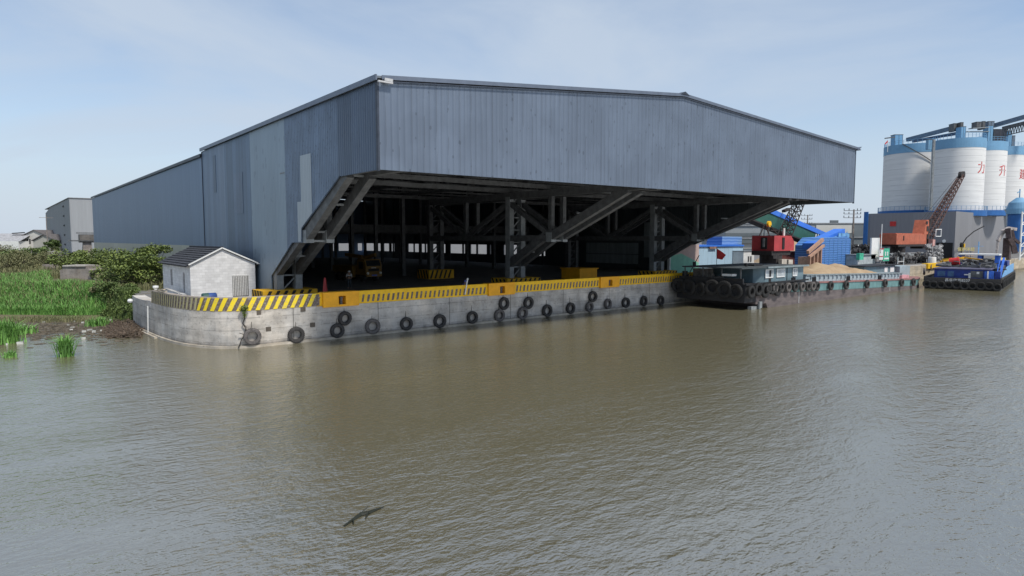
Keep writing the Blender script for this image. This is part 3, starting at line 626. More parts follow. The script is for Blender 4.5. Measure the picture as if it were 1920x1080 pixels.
hx0, hx1, hy0, hy1, he, hp = 12.0, 16.85, 53.5, 63.3, 5.02, 6.2; hxm = 14.35
def wall_holes(m, x, y0, y1, z0, z1, holes, t=.2):
    """wall in a plane of constant x between y0, y1 with rectangular openings"""
    ys = sorted({y0, y1, *[h[0] for h in holes], *[h[1] for h in holes]})
    for a, b in zip(ys[:-1], ys[1:]):
        hh = [h for h in holes if h[0] <= a and h[1] >= b]
        if hh: m.box(x, x + t, a, b, z0, hh[0][2]).box(x, x + t, a, b, hh[0][3], z1)
        else: m.box(x, x + t, a, b, z0, z1)
hy = [onX(328, 500, 12).y, onX(335, 500, 12).y]
m = MB().prism([(hx0, hy0, 2.3), (hx1, hy0, 2.3), (hx1, hy0, he), (hxm, hy0, hp), (hx0, hy0, he)], (0, .2, 0)).prism([(hx0, hy1, 2.3), (hx1, hy1, 2.3), (hx1, hy1, he), (hxm, hy1, hp), (hx0, hy1, he)], (0, -.2, 0))
m.box(hx1 - .2, hx1, hy0 + .2, hy1 - .2, 2.3, he)
wins = [(55.3, 55.9, 2.75, 4.35), (59.6, 60.3, 3.1, 4.45)]
wall_holes(m, hx0, hy0 + .2, hy1 - .2, 2.3, he, wins)
m.build('wall', BLKW, hs)
for w in wins: MB().box(hx0 + .12, hx0 + .15, w[0], w[1], w[2], w[3]).build('window', mat('window_dark', (.03, .03, .03), .4), hs)
TILE = mat('roof_tile', (.045, .047, .055), .8, var=.4, scale=6)
def tiled(x0, z0, x1, z1, ya, yb):
    m = MB(); n = 9; d = Vector((x1 - x0, 0, z1 - z0)); nrm = Vector((-d.z, 0, d.x)).normalized(); 
    if nrm.z < 0: nrm = -nrm
    for i in range(n):
        a = Vector((x0, 0, z0)) + d * (i / n); b = Vector((x0, 0, z0)) + d * ((i + 1.15) / n)
        k = 0; y = ya
        while y < yb - .01:
            y2 = min(yb, y + .33); j = random.uniform(0, .018)
            pa = a + nrm * (.085 + j); pb = b + nrm * (.02 + j)
            m.prism([(pa.x, y, pa.z), (pb.x, y, pb.z), (pb.x + nrm.x * .03, y, pb.z + nrm.z * .03), (pa.x + nrm.x * .035, y, pa.z + nrm.z * .035)], (0, y2 - y - .015, 0)); y = y2
    return m
rf = tiled(hx0 - .35, he - .17, hxm, hp + .02, hy0 - .12, hy1 + .25); rf2 = tiled(hx1 + .3, he - .12, hxm, hp + .02, hy0 - .12, hy1 + .25)
k = rf; kk = len(k.v); k.v += rf2.v; k.f += [tuple(i + kk for i in f) for f in rf2.f]
k.prism([(hx0 - .3, hy0 - .1, he - .17), (hxm, hy0 - .1, hp + .0), (hx1 + .28, hy0 - .1, he - .12), (hx1 + .28, hy0 - .1, he - .07), (hxm, hy0 - .1, hp + .05), (hx0 - .3, hy0 - .1, he - .12)], (0, hy1 - hy0 + .3, 0))
roofo = k.build('roof', TILE, hs)
MB().bar((hx0 - .12, hy0 - .13, he + .0), (hxm, hy0 - .13, hp + .1), .05, .10).bar((hxm, hy0 - .13, hp + .1), (hx1 + .22, hy0 - .13, he + .02), .05, .10).bar((hx1 + .1, hy0 - .13, he - .03), (hx1 + .75, hy0 - .13, he - .03), .04, .05).build('verge_board', WHT, hs)
MB().bar((hxm, hy0 - .1, hp + .14), (hxm, hy1 + .2, hp + .14), .2, .12).build('ridge_tiles', TILE, hs)
vm = MB()
x0 = onY(436, 540, hy0).x; x1 = onY(466, 540, hy0).x
for i in range(9):
    x = x0 + .03 + i * (x1 - x0 - .06) / 9; vm.box(x, x + .085, hy0 - .03, hy0 - .013, 2.45, 4.02)
vm.box(x0 - .03, x1 + .03, hy0 - .035, hy0 - .012, 4.02, 4.1)
vm.build('boarded_opening', mat('grey_board', (.48, .47, .45), .9, var=.2, scale=9), hs); B(x0, x1, hy0 - .012, hy0 - .002, 2.4, 4.1).build('opening_shadow_gap', mat('gap_dark', (.12, .115, .11), .9), hs)
# litter around the house
bl = thing('tipped_barrel', 'dark green and blue barrel lying on its side in front of the small house', 'barrel', (12.8, 46, 2.3))
c0 = onY(392, 551, 46.5)
MB().lathe([(.001, -.45), (.27, -.45), (.30, -.4), (.30, -.1), (.31, -.08), (.30, -.05)], c=(c0.x, c0.y, 3.05), n=20, axis='x').build('barrel_body', mat('barrel_green', (.02, .07, .06), .5), bl, smooth=True)
MB().lathe([(.30, -.05), (.30, .4), (.27, .45), (.001, .45)], c=(c0.x, c0.y, 3.05), n=20, axis='x').build('barrel_end', mat('barrel_blue', (.02, .06, .22), .5), bl, smooth=True)
MB().box(c0.x - .4, c0.x + .4, c0.y - .3, c0.y + .3, 2.31, 2.75).build('pallet_base', mat('old_wood', (.2, .15, .1), .9), bl)
tag(MB().bar(onX(310, 541, 11.2), onX(346, 553, 11.6), .3, .1).bar(onX(318, 552, 11.4), onX(336, 552, 11.4), .2, .15).build('concrete_beam', concrete('pale_beam', (.45, .45, .45), joints=False)), 'pale broken concrete beam leaning beside the small house', 'beam')
WD = mat('pale_wood', (.5, .42, .30), .8, var=.15)
tag(MB().bar(onX(263, 552, 9.0), onX(312, 546, 9.4), .12, .06).build('plank', WD), 'long pale plank jutting out over the wall end, lower of the two', 'plank', 'planks on the wall end')
tag(MB().bar(onX(276, 546, 9.2), onX(308, 543, 9.5), .14, .07).build('plank', WD), 'short pale plank on the wall end, upper of the two', 'plank', 'planks on the wall end')
p = onX(292, 541, 9.4); tag(MB().lathe([(.001, -.22), (.16, -.22), (.1, -.05), (.2, .08), (.19, .2), (.001, .22)], c=(p.x, p.y, p.z), n=12).build('white_pot', WHT), 'small white pot on the planks at the wall end', 'pot')
p = onX(244, 563, 8.6); tag(MB().lathe([(.001, -.17), (.15, -.12), (.2, .0), (.15, .14), (.001, .17)], c=(p.x, p.y, p.z - .05), n=10).build('foam_float', WHT), 'white foam float beside the left end of the quay wall', 'float')
tag(MB().bar(onX(277, 574, 8.93), onX(277.5, 624, 8.93), .07, .05).build('wall_pipe', WHT, None), 'thin white pipe running down the left end of the quay wall', 'pipe')
# ------------------------------------------------------------ vegetation
LEAF = mat('leaf_green', (.035, .065, .016), .6, c2=(.21, .26, .06), mixat=.5, scale=.9, leaf=True)
LEAFD = mat('leaf_dark', (.03, .06, .018), .65, c2=(.17, .23, .06), mixat=.5, scale=.9, leaf=True)
GRS = mat('reed_green', (.065, .17, .03), .6, c2=(.20, .40, .09), mixat=.5, scale=.4, leaf=True)
GRSD = mat('weed_green', (.06, .08, .03), .8, c2=(.26, .24, .12), mixat=.5, scale=.3, leaf=True)
BARK = mat('bark', (.10, .08, .06), .9)
def leaves(m, c, r, n, ls, rnd, flat=.75):
    for _ in range(n):
        d = Vector((rnd.gauss(0, 1), rnd.gauss(0, 1), rnd.gauss(0, 1))).normalized() * (rnd.random() ** .33)
        p = Vector(c) + Vector((d.x * r[0], d.y * r[1], d.z * r[2])); s = ls * rnd.uniform(.6, 1.3)
        nn = Vector((rnd.gauss(0, .6), rnd.gauss(0, .6), 1)).normalized(); a = nn.cross(Vector((rnd.gauss(0, 1), rnd.gauss(0, 1), .1))).normalized(); b = nn.cross(a)
        m.add([p - a * s, p - b * s * .5, p + a * s, p + b * s * .5 + nn * s * .15], [(0, 1, 2, 3)])
def nobm(m, name, mt, parent=None):
    me = bpy.data.meshes.new(name); o = Vector(ORG.get(parent.name, (0, 0, 0))) if parent else Vector((0, 0, 0))
    me.from_pydata([tuple(Vector(p) - o) for p in m.v], [], m.f); me.materials.append(mt); ob = bpy.data.objects.new(name, me); COL.objects.link(ob)
    if parent: ob.parent = parent; ORG[ob.name] = tuple(o)
    return ob
def tree(name, base, H, Rr, n, ls, label, cat='tree', mt=LEAF, group=None, seed=1, clumps=14, low=.3):
    rnd = random.Random(seed); base = Vector(base); t = thing(name, label, cat, base, group)
    tr = MB(); cr_ = MB(); tr.cyl(base - Vector((0, 0, .3)), base + Vector((0, 0, H * .45)), .06 * H ** .7, .03 * H ** .7, n=8)
    for i in range(clumps):
        a = rnd.uniform(0, 2 * pi); rr = Rr * sqrt(rnd.random()) * .85; z = H * (low + (.92 - low) * rnd.random() ** .8); 
        rr *= 1 - .45 * max(0, z / H - .55) / .45
        c = base + Vector((rr * cos(a), rr * sin(a), z)); tr.cyl(base + Vector((0, 0, H * .35 * rnd.uniform(.6, 1.1))), c, .025 * H ** .6, .01, n=5)
        q = Rr * rnd.uniform(.24, .42); leaves(cr_, c, (q, q, q * .62), int(n * 1.9) // clumps, ls * .62, rnd)
    tr.build('trunk', BARK, t); nobm(cr_, 'crown', mt, t); return t
tg = 'trees and bushes on the left bank'
tree('fig_tree', (*onZ(300, 560, 2.2).xy[:], 2.1) if False else (11.0, 71.5, 2.1), 3.5, 3.2, 3000, .24, 'large leafy tree directly left of the small house, partly behind its roof', seed=3, group=tg, clumps=24, low=.12, mt=LEAF)
tree('fig_tree', (13.6, 76, 2.1), 4.3, 2.4, 1500, .24, 'bright-topped tree just behind the small house roof', seed=5, group=tg, clumps=12, low=.35)
def P2(px, D): v = ray(px, 448); return (v.x * D, v.y * D)
def tr2(px, D, H, R, n, label, mt=LEAF, seed=1, ls=.26, z=2.0, clumps=14, low=.2, nm='bush'):
    x, y = P2(px, D); return tree(nm, (x, y, z if x > 9.3 else max(.3, land_z(x, y) - .05)), H, R, n, ls, label, 'bush' if nm == 'bush' else 'tree', mt, tg, seed, clumps, low)
tr2(222, 78, 2.6, 2.8, 1500, 'leafy bush between the concrete blocks and the small house', seed=8)
tr2(178, 86, 3.3, 3.3, 1500, 'bright green bush behind the larger concrete block', seed=11)
tr2(125, 92, 3.2, 3.0, 1300, 'wide bush left of the larger concrete block, before the grey building', seed=12)
tr2(205, 96, 3.6, 3.6, 1300, 'tall bush in front of the cream band of the shed wall', seed=13)
tr2(245, 66, 2.4, 1.9, 1400, 'low dark bush at the foot of the wall left of the small house', LEAFD, seed=14, ls=.16, low=.1)
tr2(213, 61.5, 1.7, 1.6, 1200, 'small weedy bush on the bank by the quay wall end', LEAFD, seed=15, ls=.14, low=.05)
tr2(237, 60.5, 1.4, .9, 700, 'tiny green weed clump touching the quay wall end', GRSD, seed=16, ls=.13, low=.05)
tr2(20, 135, 2.4, 4.2, 1300, 'dense bush at the left picture edge below the white house', LEAFD, seed=21, ls=.35)
tr2(62, 150, 2.3, 4.0, 1300, 'dark tree in front of the gabled farmhouse', LEAFD, seed=22, ls=.36, nm='tree')
tr2(95, 168, 5.0, 2.2, 1400, 'dark tree touching the left side of the grey hall', LEAFD, seed=23, ls=.4, nm='tree')
tr2(-8, 170, 3.4, 5, 1000, 'pale bush at the far left behind the dense bush', GRSD, seed=24, ls=.4)
tr2(45, 110, 2.6, 3.4, 1300, 'dry yellowish shrub on the left bank slope', GRSD, seed=25, ls=.22, low=.05)
tr2(85, 104, 3.0, 3.2, 1300, 'dry shrub left of the larger concrete block', GRSD, seed=26, ls=.22, low=.05)
tr2(10, 98, 2.2, 3.6, 1300, 'low grassy shrub at the left edge above the reeds', GRSD, seed=27, ls=.2, low=.05)
tr2(204, 57.6, .9, 1.3, 900, 'low ragged green bush on the slope behind the brown heap', LEAFD, seed=31, ls=.14, low=.02)
tr2(226, 57.4, .9, 1.2, 900, 'low ragged bush right above the brown heap by the wall end', LEAFD, seed=32, ls=.13, low=.02)
tr2(192, 58.6, .9, 1.2, 900, 'dry brownish bush between the reed bed and the wall end', GRSD, seed=33, ls=.14, low=.02)
tr2(241, 58.6, .9, .9, 600, 'tiny bush hugging the back of the quay wall end', LEAF, seed=34, ls=.13, low=.02)
# reeds and grass
def blades(m, n, area, h, w, rnd, zf, lean=.35):
    for _ in range(n):
        x, y = area(rnd); z = zf(x, y); hh = h * rnd.uniform(.55, 1.2); a = rnd.uniform(0, 2 * pi); d = Vector((cos(a), sin(a), 0)); s = Vector((-d.y, d.x, 0)) * w * rnd.uniform(.6, 1.3); L = hh * lean * rnd.uniform(.2, 1.6)
        b = Vector((x, y, z)); m1 = b + Vector((0, 0, hh * .6)) + d * L * .3; t = b + Vector((0, 0, hh * (1 - .25 * abs(L) / hh))) + d * L
        m.add([b - s, b + s, m1 + s * .8, m1 - s * .8, t], [(0, 1, 2, 3), (3, 2, 4)])
def reed_area(r):
    while True:
        px = r.uniform(-60, 192); v = ray(px, 448); 
        D = 56 + (r.random() ** 1.4) * (30 if px > 60 else 26); x, y = v.x * D, v.y * D; d = y - shore_y(x)
        if d > -.1 and (px < 92 or D < 65.5 - max(0, px - 130) * .09): return x, y
rb = MB(); blades(rb, 26000, reed_area, .8, .028, random.Random(4), land_z)
tag(nobm(rb, 'reed_bed', GRS), 'bright green reed bed along the left shore', 'reeds', kind='stuff')
def weed_area(r):
    while True:
        px = r.uniform(-80, 330); v = ray(px, 448); D = r.uniform(60, 190) if r.random() < .55 else r.uniform(56.3, 86); x, y = v.x * D, v.y * D
        if not (92 < px < 178 and 64 < D < 77) and x < 16.5 and y - shore_y(x) > .4 and not (x > 9.3 and y < 66): return x, y
wb = MB(); blades(wb, 22000, weed_area, .8, .045, random.Random(5), lambda x, y: land_z(x, y) if x < 9.3 else 2.25)
tag(nobm(wb, 'rough_grass', GRSD), 'rough dry grass and weeds covering the bank behind the reeds', 'grass', kind='stuff')
def slope_area(r):
    while True:
        px = r.uniform(186, 252); v = ray(px, 448); D = r.uniform(51.5, 62); x, y = v.x * D, v.y * D
        if y - shore_y(x) > -.25 and not (x > 8.95 and y < 61.0): return x, y
sb_ = MB(); blades(sb_, 6500, slope_area, .5, .03, random.Random(6), land_z); r6 = random.Random(7)
for _ in range(90):
    x, y = slope_area(r6); leaves(sb_, (x, y, land_z(x, y) + .2), (.5, .5, .3), 70, .09, r6)
tag(nobm(sb_, 'slope_weeds', LEAFD), 'dark green weeds covering the slope between the reeds and the wall end', 'weeds', kind='stuff')
r6 = random.Random(8); mw = MB()
def mud_area(r):
    while True:
        px = r.gauss(60, 90); pyy = r.uniform(594, 606)
        if -60 < px < 240: q = onZ(px, pyy, 0); return q.x, q.y
blades(mw, 2600, mud_area, .38, .02, r6, lambda x, y: .0)
tag(nobm(mw, 'shore_grass', GRSD), 'short dull grass sprouting along the muddy waterline', 'grass', kind='stuff')
def clump(px, pyy, r, h, n, label, name='reed_clump', seed=1, lean=.5):
    p = onZ(px, pyy, 0); rnd = random.Random(seed); m = MB()
    blades(m, n, lambda q: (p.x + q.gauss(0, r * .45), p.y + q.gauss(0, r * .45)), h, .035, rnd, lambda x, y: -.05, lean)
    return tag(nobm(m, name, GRS), label, 'reeds', 'reed clumps standing in the water')
clump(124, 668, .34, 1.35, 260, 'single bright reed clump standing alone in open water', seed=1, lean=.6)
clump(4, 643, 1.0, 1.7, 600, 'reed clump cut by the left picture edge', seed=2)
clump(18, 670, .35, .5, 60, 'sparse low reed tuft in the water near the left edge', seed=3)
clump(42, 626, .8, .8, 160, 'thin reed tuft on the debris right of the edge clump', seed=4)
clump(185, 611, .8, .8, 200, 'low reed tuft beside the brown debris heap', seed=6)
clump(160, 594, .9, 1.3, 260, 'reed clump at the right end of the reed bed', seed=7)
wp = onY(458, 579, 42.25); m = MB(); leaves(m, wp, (.28, .12, .25), 160, .08, random.Random(2)); leaves(m, wp - Vector((0, 0, .35)), (.12, .1, .25), 60, .07, random.Random(3))
tag(nobm(m, 'wall_weed', LEAF), 'small green weed growing out of the cracked quay wall', 'weed')
# muddy shallows with rubbish
mud = MB(); out = []; 
top = [(-60, 606), (0, 603), (60, 600), (130, 600), (200, 600), (246, 603)]; bot = [(268, 630), (240, 634), (205, 632), (180, 622), (150, 626), (120, 618), (95, 622), (60, 630), (30, 638), (0, 650), (-60, 660)]
pts = [onZ(a, b, .02) for a, b in top + bot]
mud.add(pts + [p - Vector((0, 0, .2)) for p in pts], [tuple(range(len(pts)))])
DEB = mat('floating_debris', (.06, .05, .035), .9, c2=(.17, .14, .10), mixat=.52, scale=2.2, bump=.8, bs=4)
r = random.Random(9); dm = MB(); dw = MB(); dbn = MB()
for _ in range(900):
    px = r.uniform(-40, 255); pyy = r.gauss(614, 9) + max(0, (60 - px) * .25)
    if pyy < 598 or pyy > 652: continue
    q = onZ(px, pyy, .02); a = r.uniform(0, pi); L = r.uniform(.08, .55); dm.bar(q, q + Vector((cos(a) * L, sin(a) * L, r.uniform(-.01, .05))), r.uniform(.02, .12), .04)
for _ in range(1500):   # low dark scum patches, many small flat flakes
    px = r.uniform(-60, 260); pyy = 599 + abs(r.gauss(0, 15)) + max(0, (50 - px) * .2)
    if pyy > 655: continue
    q = onZ(px, pyy, .012 + r.random() * .01); w = r.uniform(.1, .5); n = 6
    vs_ = [q + Vector((cos(t) * w * r.uniform(.5, 1.2), sin(t) * w * r.uniform(.5, 1.2), 0)) for t in [2 * pi * k / n for k in range(n)]]
    dm.add(vs_, [tuple(range(n))])
tag(nobm(dm, 'floating_debris', DEB), 'brown sticks and scum floating along the left shore', 'debris', kind='stuff')
for _ in range(2600):
    px = r.gauss(232, 19); pyy = r.gauss(622, 8)
    if px > 266 or px < 190 or pyy > 635: continue
    q = onZ(px, pyy, 0); hgt = max(0, .38 * (1 - abs(px - 240) / 50)); a = r.uniform(0, pi); L = r.uniform(.05, .3); q.z = r.uniform(0, max(.03, hgt)); dbn.bar(q, q + Vector((cos(a) * L, sin(a) * L, r.uniform(-.05, .1))), r.uniform(.02, .1), .05)
tag(nobm(dbn, 'debris_heap', mat('rusty_debris', (.05, .04, .03), .9, c2=(.14, .10, .07), mixat=.5, scale=5, leaf=True)), 'reddish brown heap of dead plants and rubbish at the quay wall end', 'debris', kind='stuff')
FOAM = mat('dirty_foam', (.42, .42, .39), .8, var=.3, scale=3)
wl_ = [(108, 593, .3), (115, 598, .35), (125, 595.5, .3), (143, 596, .3), (170, 596, .45), (205, 594, .35), (212, 594.5, .6), (206, 602, .6), (82, 605, .5), (140, 604, .3), (155, 606.5, .45), (136, 615, .7), (128, 611, .4), (158, 623, .6), (167, 621, .8), (176, 624, .55), (134, 619, .5), (157, 636, .6), (38, 645, .8), (190, 621, .3), (12, 647, .3), (45, 610, .3)]
ORD = ['first', 'second', 'third', 'fourth', 'fifth', 'sixth', 'seventh', 'eighth', 'ninth', 'tenth', 'eleventh', 'twelfth', 'thirteenth', 'fourteenth', 'fifteenth', 'sixteenth', 'seventeenth', 'eighteenth', 'nineteenth', 'twentieth', 'twenty-first', 'twenty-second']
for i, (px, pyy, w) in enumerate(sorted(wl_)):
    q = onZ(px, pyy, 0); m = MB(); rr = random.Random(i); w *= .45
    m.prism([q + Vector((-w * .5, -w * .3, -.03)), q + Vector((w * .45, -w * .35, -.03)), q + Vector((w * .55, w * .25, -.03)), q + Vector((-w * .3, w * .4, -.03))], (rr.uniform(-.04, .04), rr.uniform(-.04, .04), .10 + .1 * rr.random()))
    tag(m.build('foam_scrap', FOAM), 'white foam scrap among the brown scum, ' + ORD[i] + ' from the left', 'foam scrap', 'white foam scraps floating by the shore')
# stick floating in the foreground
stp = [onZ(a, b, .03) for a, b in [(645, 986), (662, 974), (676, 965), (690, 962), (706, 955), (720, 950)]]
st = MB()
for i, (a, b) in enumerate(zip(stp[:-1], stp[1:])): st.cyl(a, b, [.02, .04, .06, .05, .03][i], [.04, .06, .05, .03, .012][i], n=7)
st.cyl(stp[2], stp[2] + Vector((.25, .05, .16)), .03, .01, n=5).cyl(stp[1], stp[1] + Vector((-.1, -.25, .02)), .03, .01, n=5).cyl(stp[3], stp[3] + Vector((-.2, -.25, .0)), .035, .01, n=5)
tag(st.build('driftwood', mat('wet_wood', (.018, .02, .012), .5)), 'dark waterlogged branch floating alone in the foreground water', 'branch')
# ------------------------------------------------------------ left background
def lz(p): return Vector((p.x, p.y, land_z(p.x, p.y) if p.x < 9.3 else 2.3))
def slab_block(px0, px1, D, ytop, ybot, depth, label, name='concrete_block', cap=True):
    x0, y0 = P2(px0, D); x1, y1 = P2(px1, D); a = Vector((x0, y0, 0)); b = Vector((x1, y1, 0)); zt = CH - (ytop - HZ) * D / FX; zb = CH - (ybot - HZ) * D / FX - .5
    n = Vector((cos(AZ), sin(AZ), 0)) * depth; t = thing(name, label, 'concrete block', (a + b) / 2 + Vector((0, 0, zb)), 'old concrete footings on the bank')
    m = MB(); w = b - a
    m.prism([a + Vector((0, 0, zb)), b + Vector((0, 0, zb)), b + Vector((0, 0, zt - .45)), a + w * .92 + Vector((0, 0, zt - .35)), a + w * .9 + Vector((0, 0, zt)), a + w * .1 + Vector((0, 0, zt)), a + w * .08 + Vector((0, 0, zt - .4)), a + Vector((0, 0, zt - .45))], n)
    m.build('footing', CONCR, t)
    if cap: MB().prism([a + w * .12 - n * .06 + Vector((0, 0, zt - .04)), a + w * .86 - n * .06 + Vector((0, 0, zt - .04)), a + w * .84 + n * .9 + Vector((0, 0, zt - .04)), a + w * .15 + n * .9 + Vector((0, 0, zt - .04))], (0, 0, .14)).build('cap_slab', CONC, t)
slab_block(109, 167, 76, 499, 545, 2.5, 'larger weathered concrete footing standing among the reeds')
slab_block(203, 230, 80, 515, 538, 1.6, 'smaller pinkish concrete footing half hidden by bushes')
slab_block(74, 96, 100, 496, 512, 1.5, 'small low grey footing left of the larger one', cap=False)
def bldg(name, label, cat, px0, px1, D, ytop, depth, mt, zb=2.0, rot=0, group=None):
    """block facing the river; returns thing, frame vectors and heights"""
    x0, y0 = P2(px0, D); x1, y1 = P2(px1, D); a = Vector((x0, y0, zb)); b = Vector((x1, y1, zb))
    zt = CH + (HZ - ytop) * D / FX; u = (b - a).normalized(); n = Vector((-u.y, u.x, 0))
    if n.dot(Vector((cos(AZ), sin(AZ), 0))) < 0: n = -n
    t = thing(name, label, cat, (a + b) / 2, group)
    return t, a, b, u, n * depth, zt
def gable_house(px0, px1, D, ye, yp, depth, label, wallm, roofm, wins=()):
    t, a, b, u, n, ze = bldg('farmhouse', label, 'house', px0, px1, D, ye, depth, wallm, group='houses beyond the left bank'); zp = CH + (HZ - yp) * D / FX; mid = (a + b) / 2
    Z = Vector((0, 0, 1)); A = a + Z * (ze - a.z); Bp = b + Z * (ze - b.z); Pk = Vector((mid.x, mid.y, zp))
    MB().prism([a, b, Bp, Pk, A], n).build('wall', wallm, t)
    m = MB(); o = n.normalized() * -.4; m.prism([A - u * .4 + o, Pk + o, Pk + o + Z * .25, A - u * .4 + o + Z * .25], n * 1.05); m.prism([Pk + o, Bp + u * .4 + o, Bp + u * .4 + o + Z * .25, Pk + o + Z * .25], n * 1.05); m.build('roof', roofm, t)
    for (f, z0, z1, w) in wins:
        c = a.lerp(b, f); fr = MB(); fr.prism([c - u * w / 2 + Z * (z0 - a.z) - n.normalized() * .06, c + u * w / 2 + Z * (z0 - a.z) - n.normalized() * .06, c + u * w / 2 + Z * (z1 - a.z) - n.normalized() * .06, c - u * w / 2 + Z * (z1 - a.z) - n.normalized() * .06], n.normalized() * .05); wo = fr.build('window', mat('house_glass', (.06, .06, .06), .3), t)
        MB().bar(c + Z * (z0 - a.z) - n.normalized() * .1, c + Z * (z1 - a.z) - n.normalized() * .1, .12).bar(c - u * w / 2 + Z * (z1 - a.z + .1) - n.normalized() * .1, c + u * w / 2 + Z * (z1 - a.z + .1) - n.normalized() * .1, .1, .15).build('window_frame', WHT, wo)
    return t
HW = mat('house_render', (.55, .53, .49), .85, var=.1, scale=.5); HW2 = mat('house_render_grey', (.38, .37, .33), .85, var=.12, scale=.5); HR = mat('house_roof_tile', (.12, .11, .11), .8, var=.3)
gable_house(36, 94, 230, 446, 432, 14, 'white farmhouse with a gabled roof and one dark window', HW, HR, [(.31, 5.2, 7.0, 1.3)])
gable_house(62, 104, 212, 452, 440, 12, 'lower grey-rendered farmhouse right of the white gabled one', HW2, HR)
t, a, b, u, n, zt = bldg('long_house', 'long white house with a sloping grey roof at the left picture edge', 'house', -40, 34, 225, 447, 12, HW, group='houses beyond the left bank')
Z = Vector((0, 0, 1)); MB().prism([a, b, b + Z * (zt - a.z - 1), a + Z * (zt - a.z - 1)], n).build('wall', WHT, t)
MB().prism([a - u + Z * (zt - a.z - 1), b + u * .5 + Z * (zt - a.z - 1), b + n * .5 + u * .5 + Z * (zt - a.z + 1.6), a + n * .5 + Z * (zt - a.z + 1.6)], n * .06 + Z * .2).build('roof', mat('grey_roof', (.32, .32, .33), .8), t)
MB().bar(a.lerp(b, .6) + n * .4 + Z * (zt - a.z + 1.8), a.lerp(b, .9) + n * .4 + Z * (zt - a.z + 2.1), .8, .3).build('roof_panel', BLK, t)
# grey hall
GH = A_('grey_hall_sheet', (.28, .29, .30), pv=.04, streak=.12, lines=False, metal=0, rough=.8); GHX = clad('grey_hall_front', (.33, .34, .35), 0, pv=.03, streak=.15, lines=False, metal=0, rough=.8)
gh = thing('grey_hall', 'tall plain grey industrial hall behind the left end of the shed', 'building', (24, 229, 2.3))
MB().prism([(19.6, 229, 2), (19.6, 325, 2), (19.6, 325, 17.5), (19.6, 300, 18.9), (19.6, 229, 18.9)], (.3, 0, 0)).build('side_wall', GH, gh)
MB().box(19.9, 60, 229, 229.3, 2, 18.9).build('front_wall', GHX, gh)
MB().box(19.4, 60, 228.8, 325, 18.95, 19.15).build('roof', mat('hall_roof', (.25, .25, .25), .8), gh)
m = MB()
for i in range(5): m.box(19.5, 19.58, 246 + .0, 250, 5 + i * 3, 5.5 + i * 3)
m.build('ventilation_slots', BLK, gh)
ct = thing('concrete_tower', 'small grey concrete tower with beams at the left corner of the shed', 'tower', (16.2, 150, 2.2))
m = MB(); c = atD(164, 465, 142); x, y = c.x, c.y
m.prism([(x - 1.1, y, 1.5), (x + 1.1, y, 1.5), (x + .8, y, 6.2), (x - .7, y, 6.2)], (0, 1.8, 0)).build('shaft', CONCR, ct)
MB().box(x - 1.4, x + 1.3, y - .3, y + 2, 6.2, 8.0).build('head', concrete('dark_conc', (.2, .19, .18), joints=False), ct)
MB().bar((x - 3.5, y - .4, 6.6), (x + 1.2, y - .4, 6.6), .25).bar((x - 2, y - .4, 8.3), (x + 1.3, y - .4, 8.3), .2).build('beams', STEEL, ct)
po = P2(88.5, 200); tag(MB().cyl((po[0], po[1], 2), (po[0], po[1], 14.5), .16, .1, n=6).bar((po[0] - 1.8, po[1], 13.6), (po[0] + 1.8, po[1], 13.6), .12).build('utility_pole', CONCR), 'thin utility pole behind the grey-rendered farmhouse', 'pole')
b0 = atD(12, 482, 165); b1 = atD(35, 492, 165); rw_ = (b1 - b0); tag(MB().prism([(b0.x, b0.y, 1), (b1.x, b1.y, 1), (b1.x, b1.y, b0.z), (b0.x, b0.y, b0.z)], (.5, 1, 0)).build('brick_wall', mat('red_brick', (.33, .10, .06), .9)), 'short red brick wall below the bushes at the far left', 'wall')
for px0, px1, D, yt, lab in ((35, 52, 160, 475, 'pale low garden wall right of the red brick wall'), (88, 112, 120, 471, 'pale concrete wall piece behind the bushes before the grey hall')):
    b0 = atD(px0, yt, D); b1 = atD(px1, yt, D); tag(MB().prism([(b0.x, b0.y, 1), (b1.x, b1.y, 1), (b1.x, b1.y, b0.z), (b0.x, b0.y, b0.z)], (.5, 1, 0)).build('low_wall', HW2), lab, 'wall')
# ------------------------------------------------------------ far quay, right side
BEIGE = concrete('beige_quay', (.46, .40, .31), joints=True)
fq = thing('far_quay_wall', 'pale beige quay wall continuing beyond the barges in front of the silos', 'quay wall', (200, 40.2, 0))
MB().box(108, 420, 40.0, 40.9, -1.5, 2.5).box(107.5, 108, 40.0, 43.0, -1.5, 2.5).build('wall', BEIGE, fq)
MB().box(108, 420, 40.05, 40.6, 2.5, 2.62).build('kerb', CONC, fq)
m = MB()
for px in (1683, 1768): 
    p = onY(px, 500, 39.97)
    for i in range(3): m.box(p.x - 1.2 + i * .8, p.x - .8 + i * .8, 39.96, 39.99, 2.0, 2.6)
m.build('black_marks', BLK, fq)
m = MB(); a = onY(1738, 495, 39.9).x; b = onY(1764, 495, 39.9).x; m.box(a, b, 39.7, 40.7, 1.9, 2.75); c = onY(1675, 500, 39.9).x; m.box(c, c + 2.2, 39.85, 40.6, 2.0, 2.7)
m.build('yellow_kerb', YEL, fq)
c = onY(1868, 488, 39.9).x; MB().box(c, c + 9, 39.9, 40.6, 1.5, 2.9).build('pale_yellow_kerb', mat('pale_yellow', (.6, .5, .2), .8), fq)
struct(MB().add([(108, 40.9, 2.32), (3500, 40.9, 2.32), (3500, 43.1, 2.32), (108, 43.1, 2.32)], [(0, 1, 2, 3)]).build('quay_apron', PAVE))
m = MB(); p = onY(1748, 482, 41.5); tag(m.lathe([(.001, 0), (.62, 0), (.66, .1), (.62, 1.25), (.58, 1.3), (.001, 1.3)], c=(p.x, 41.5, 2.45), n=20).build('white_tank', WHT), 'white cylindrical tank standing on the far quay edge', 'tank')
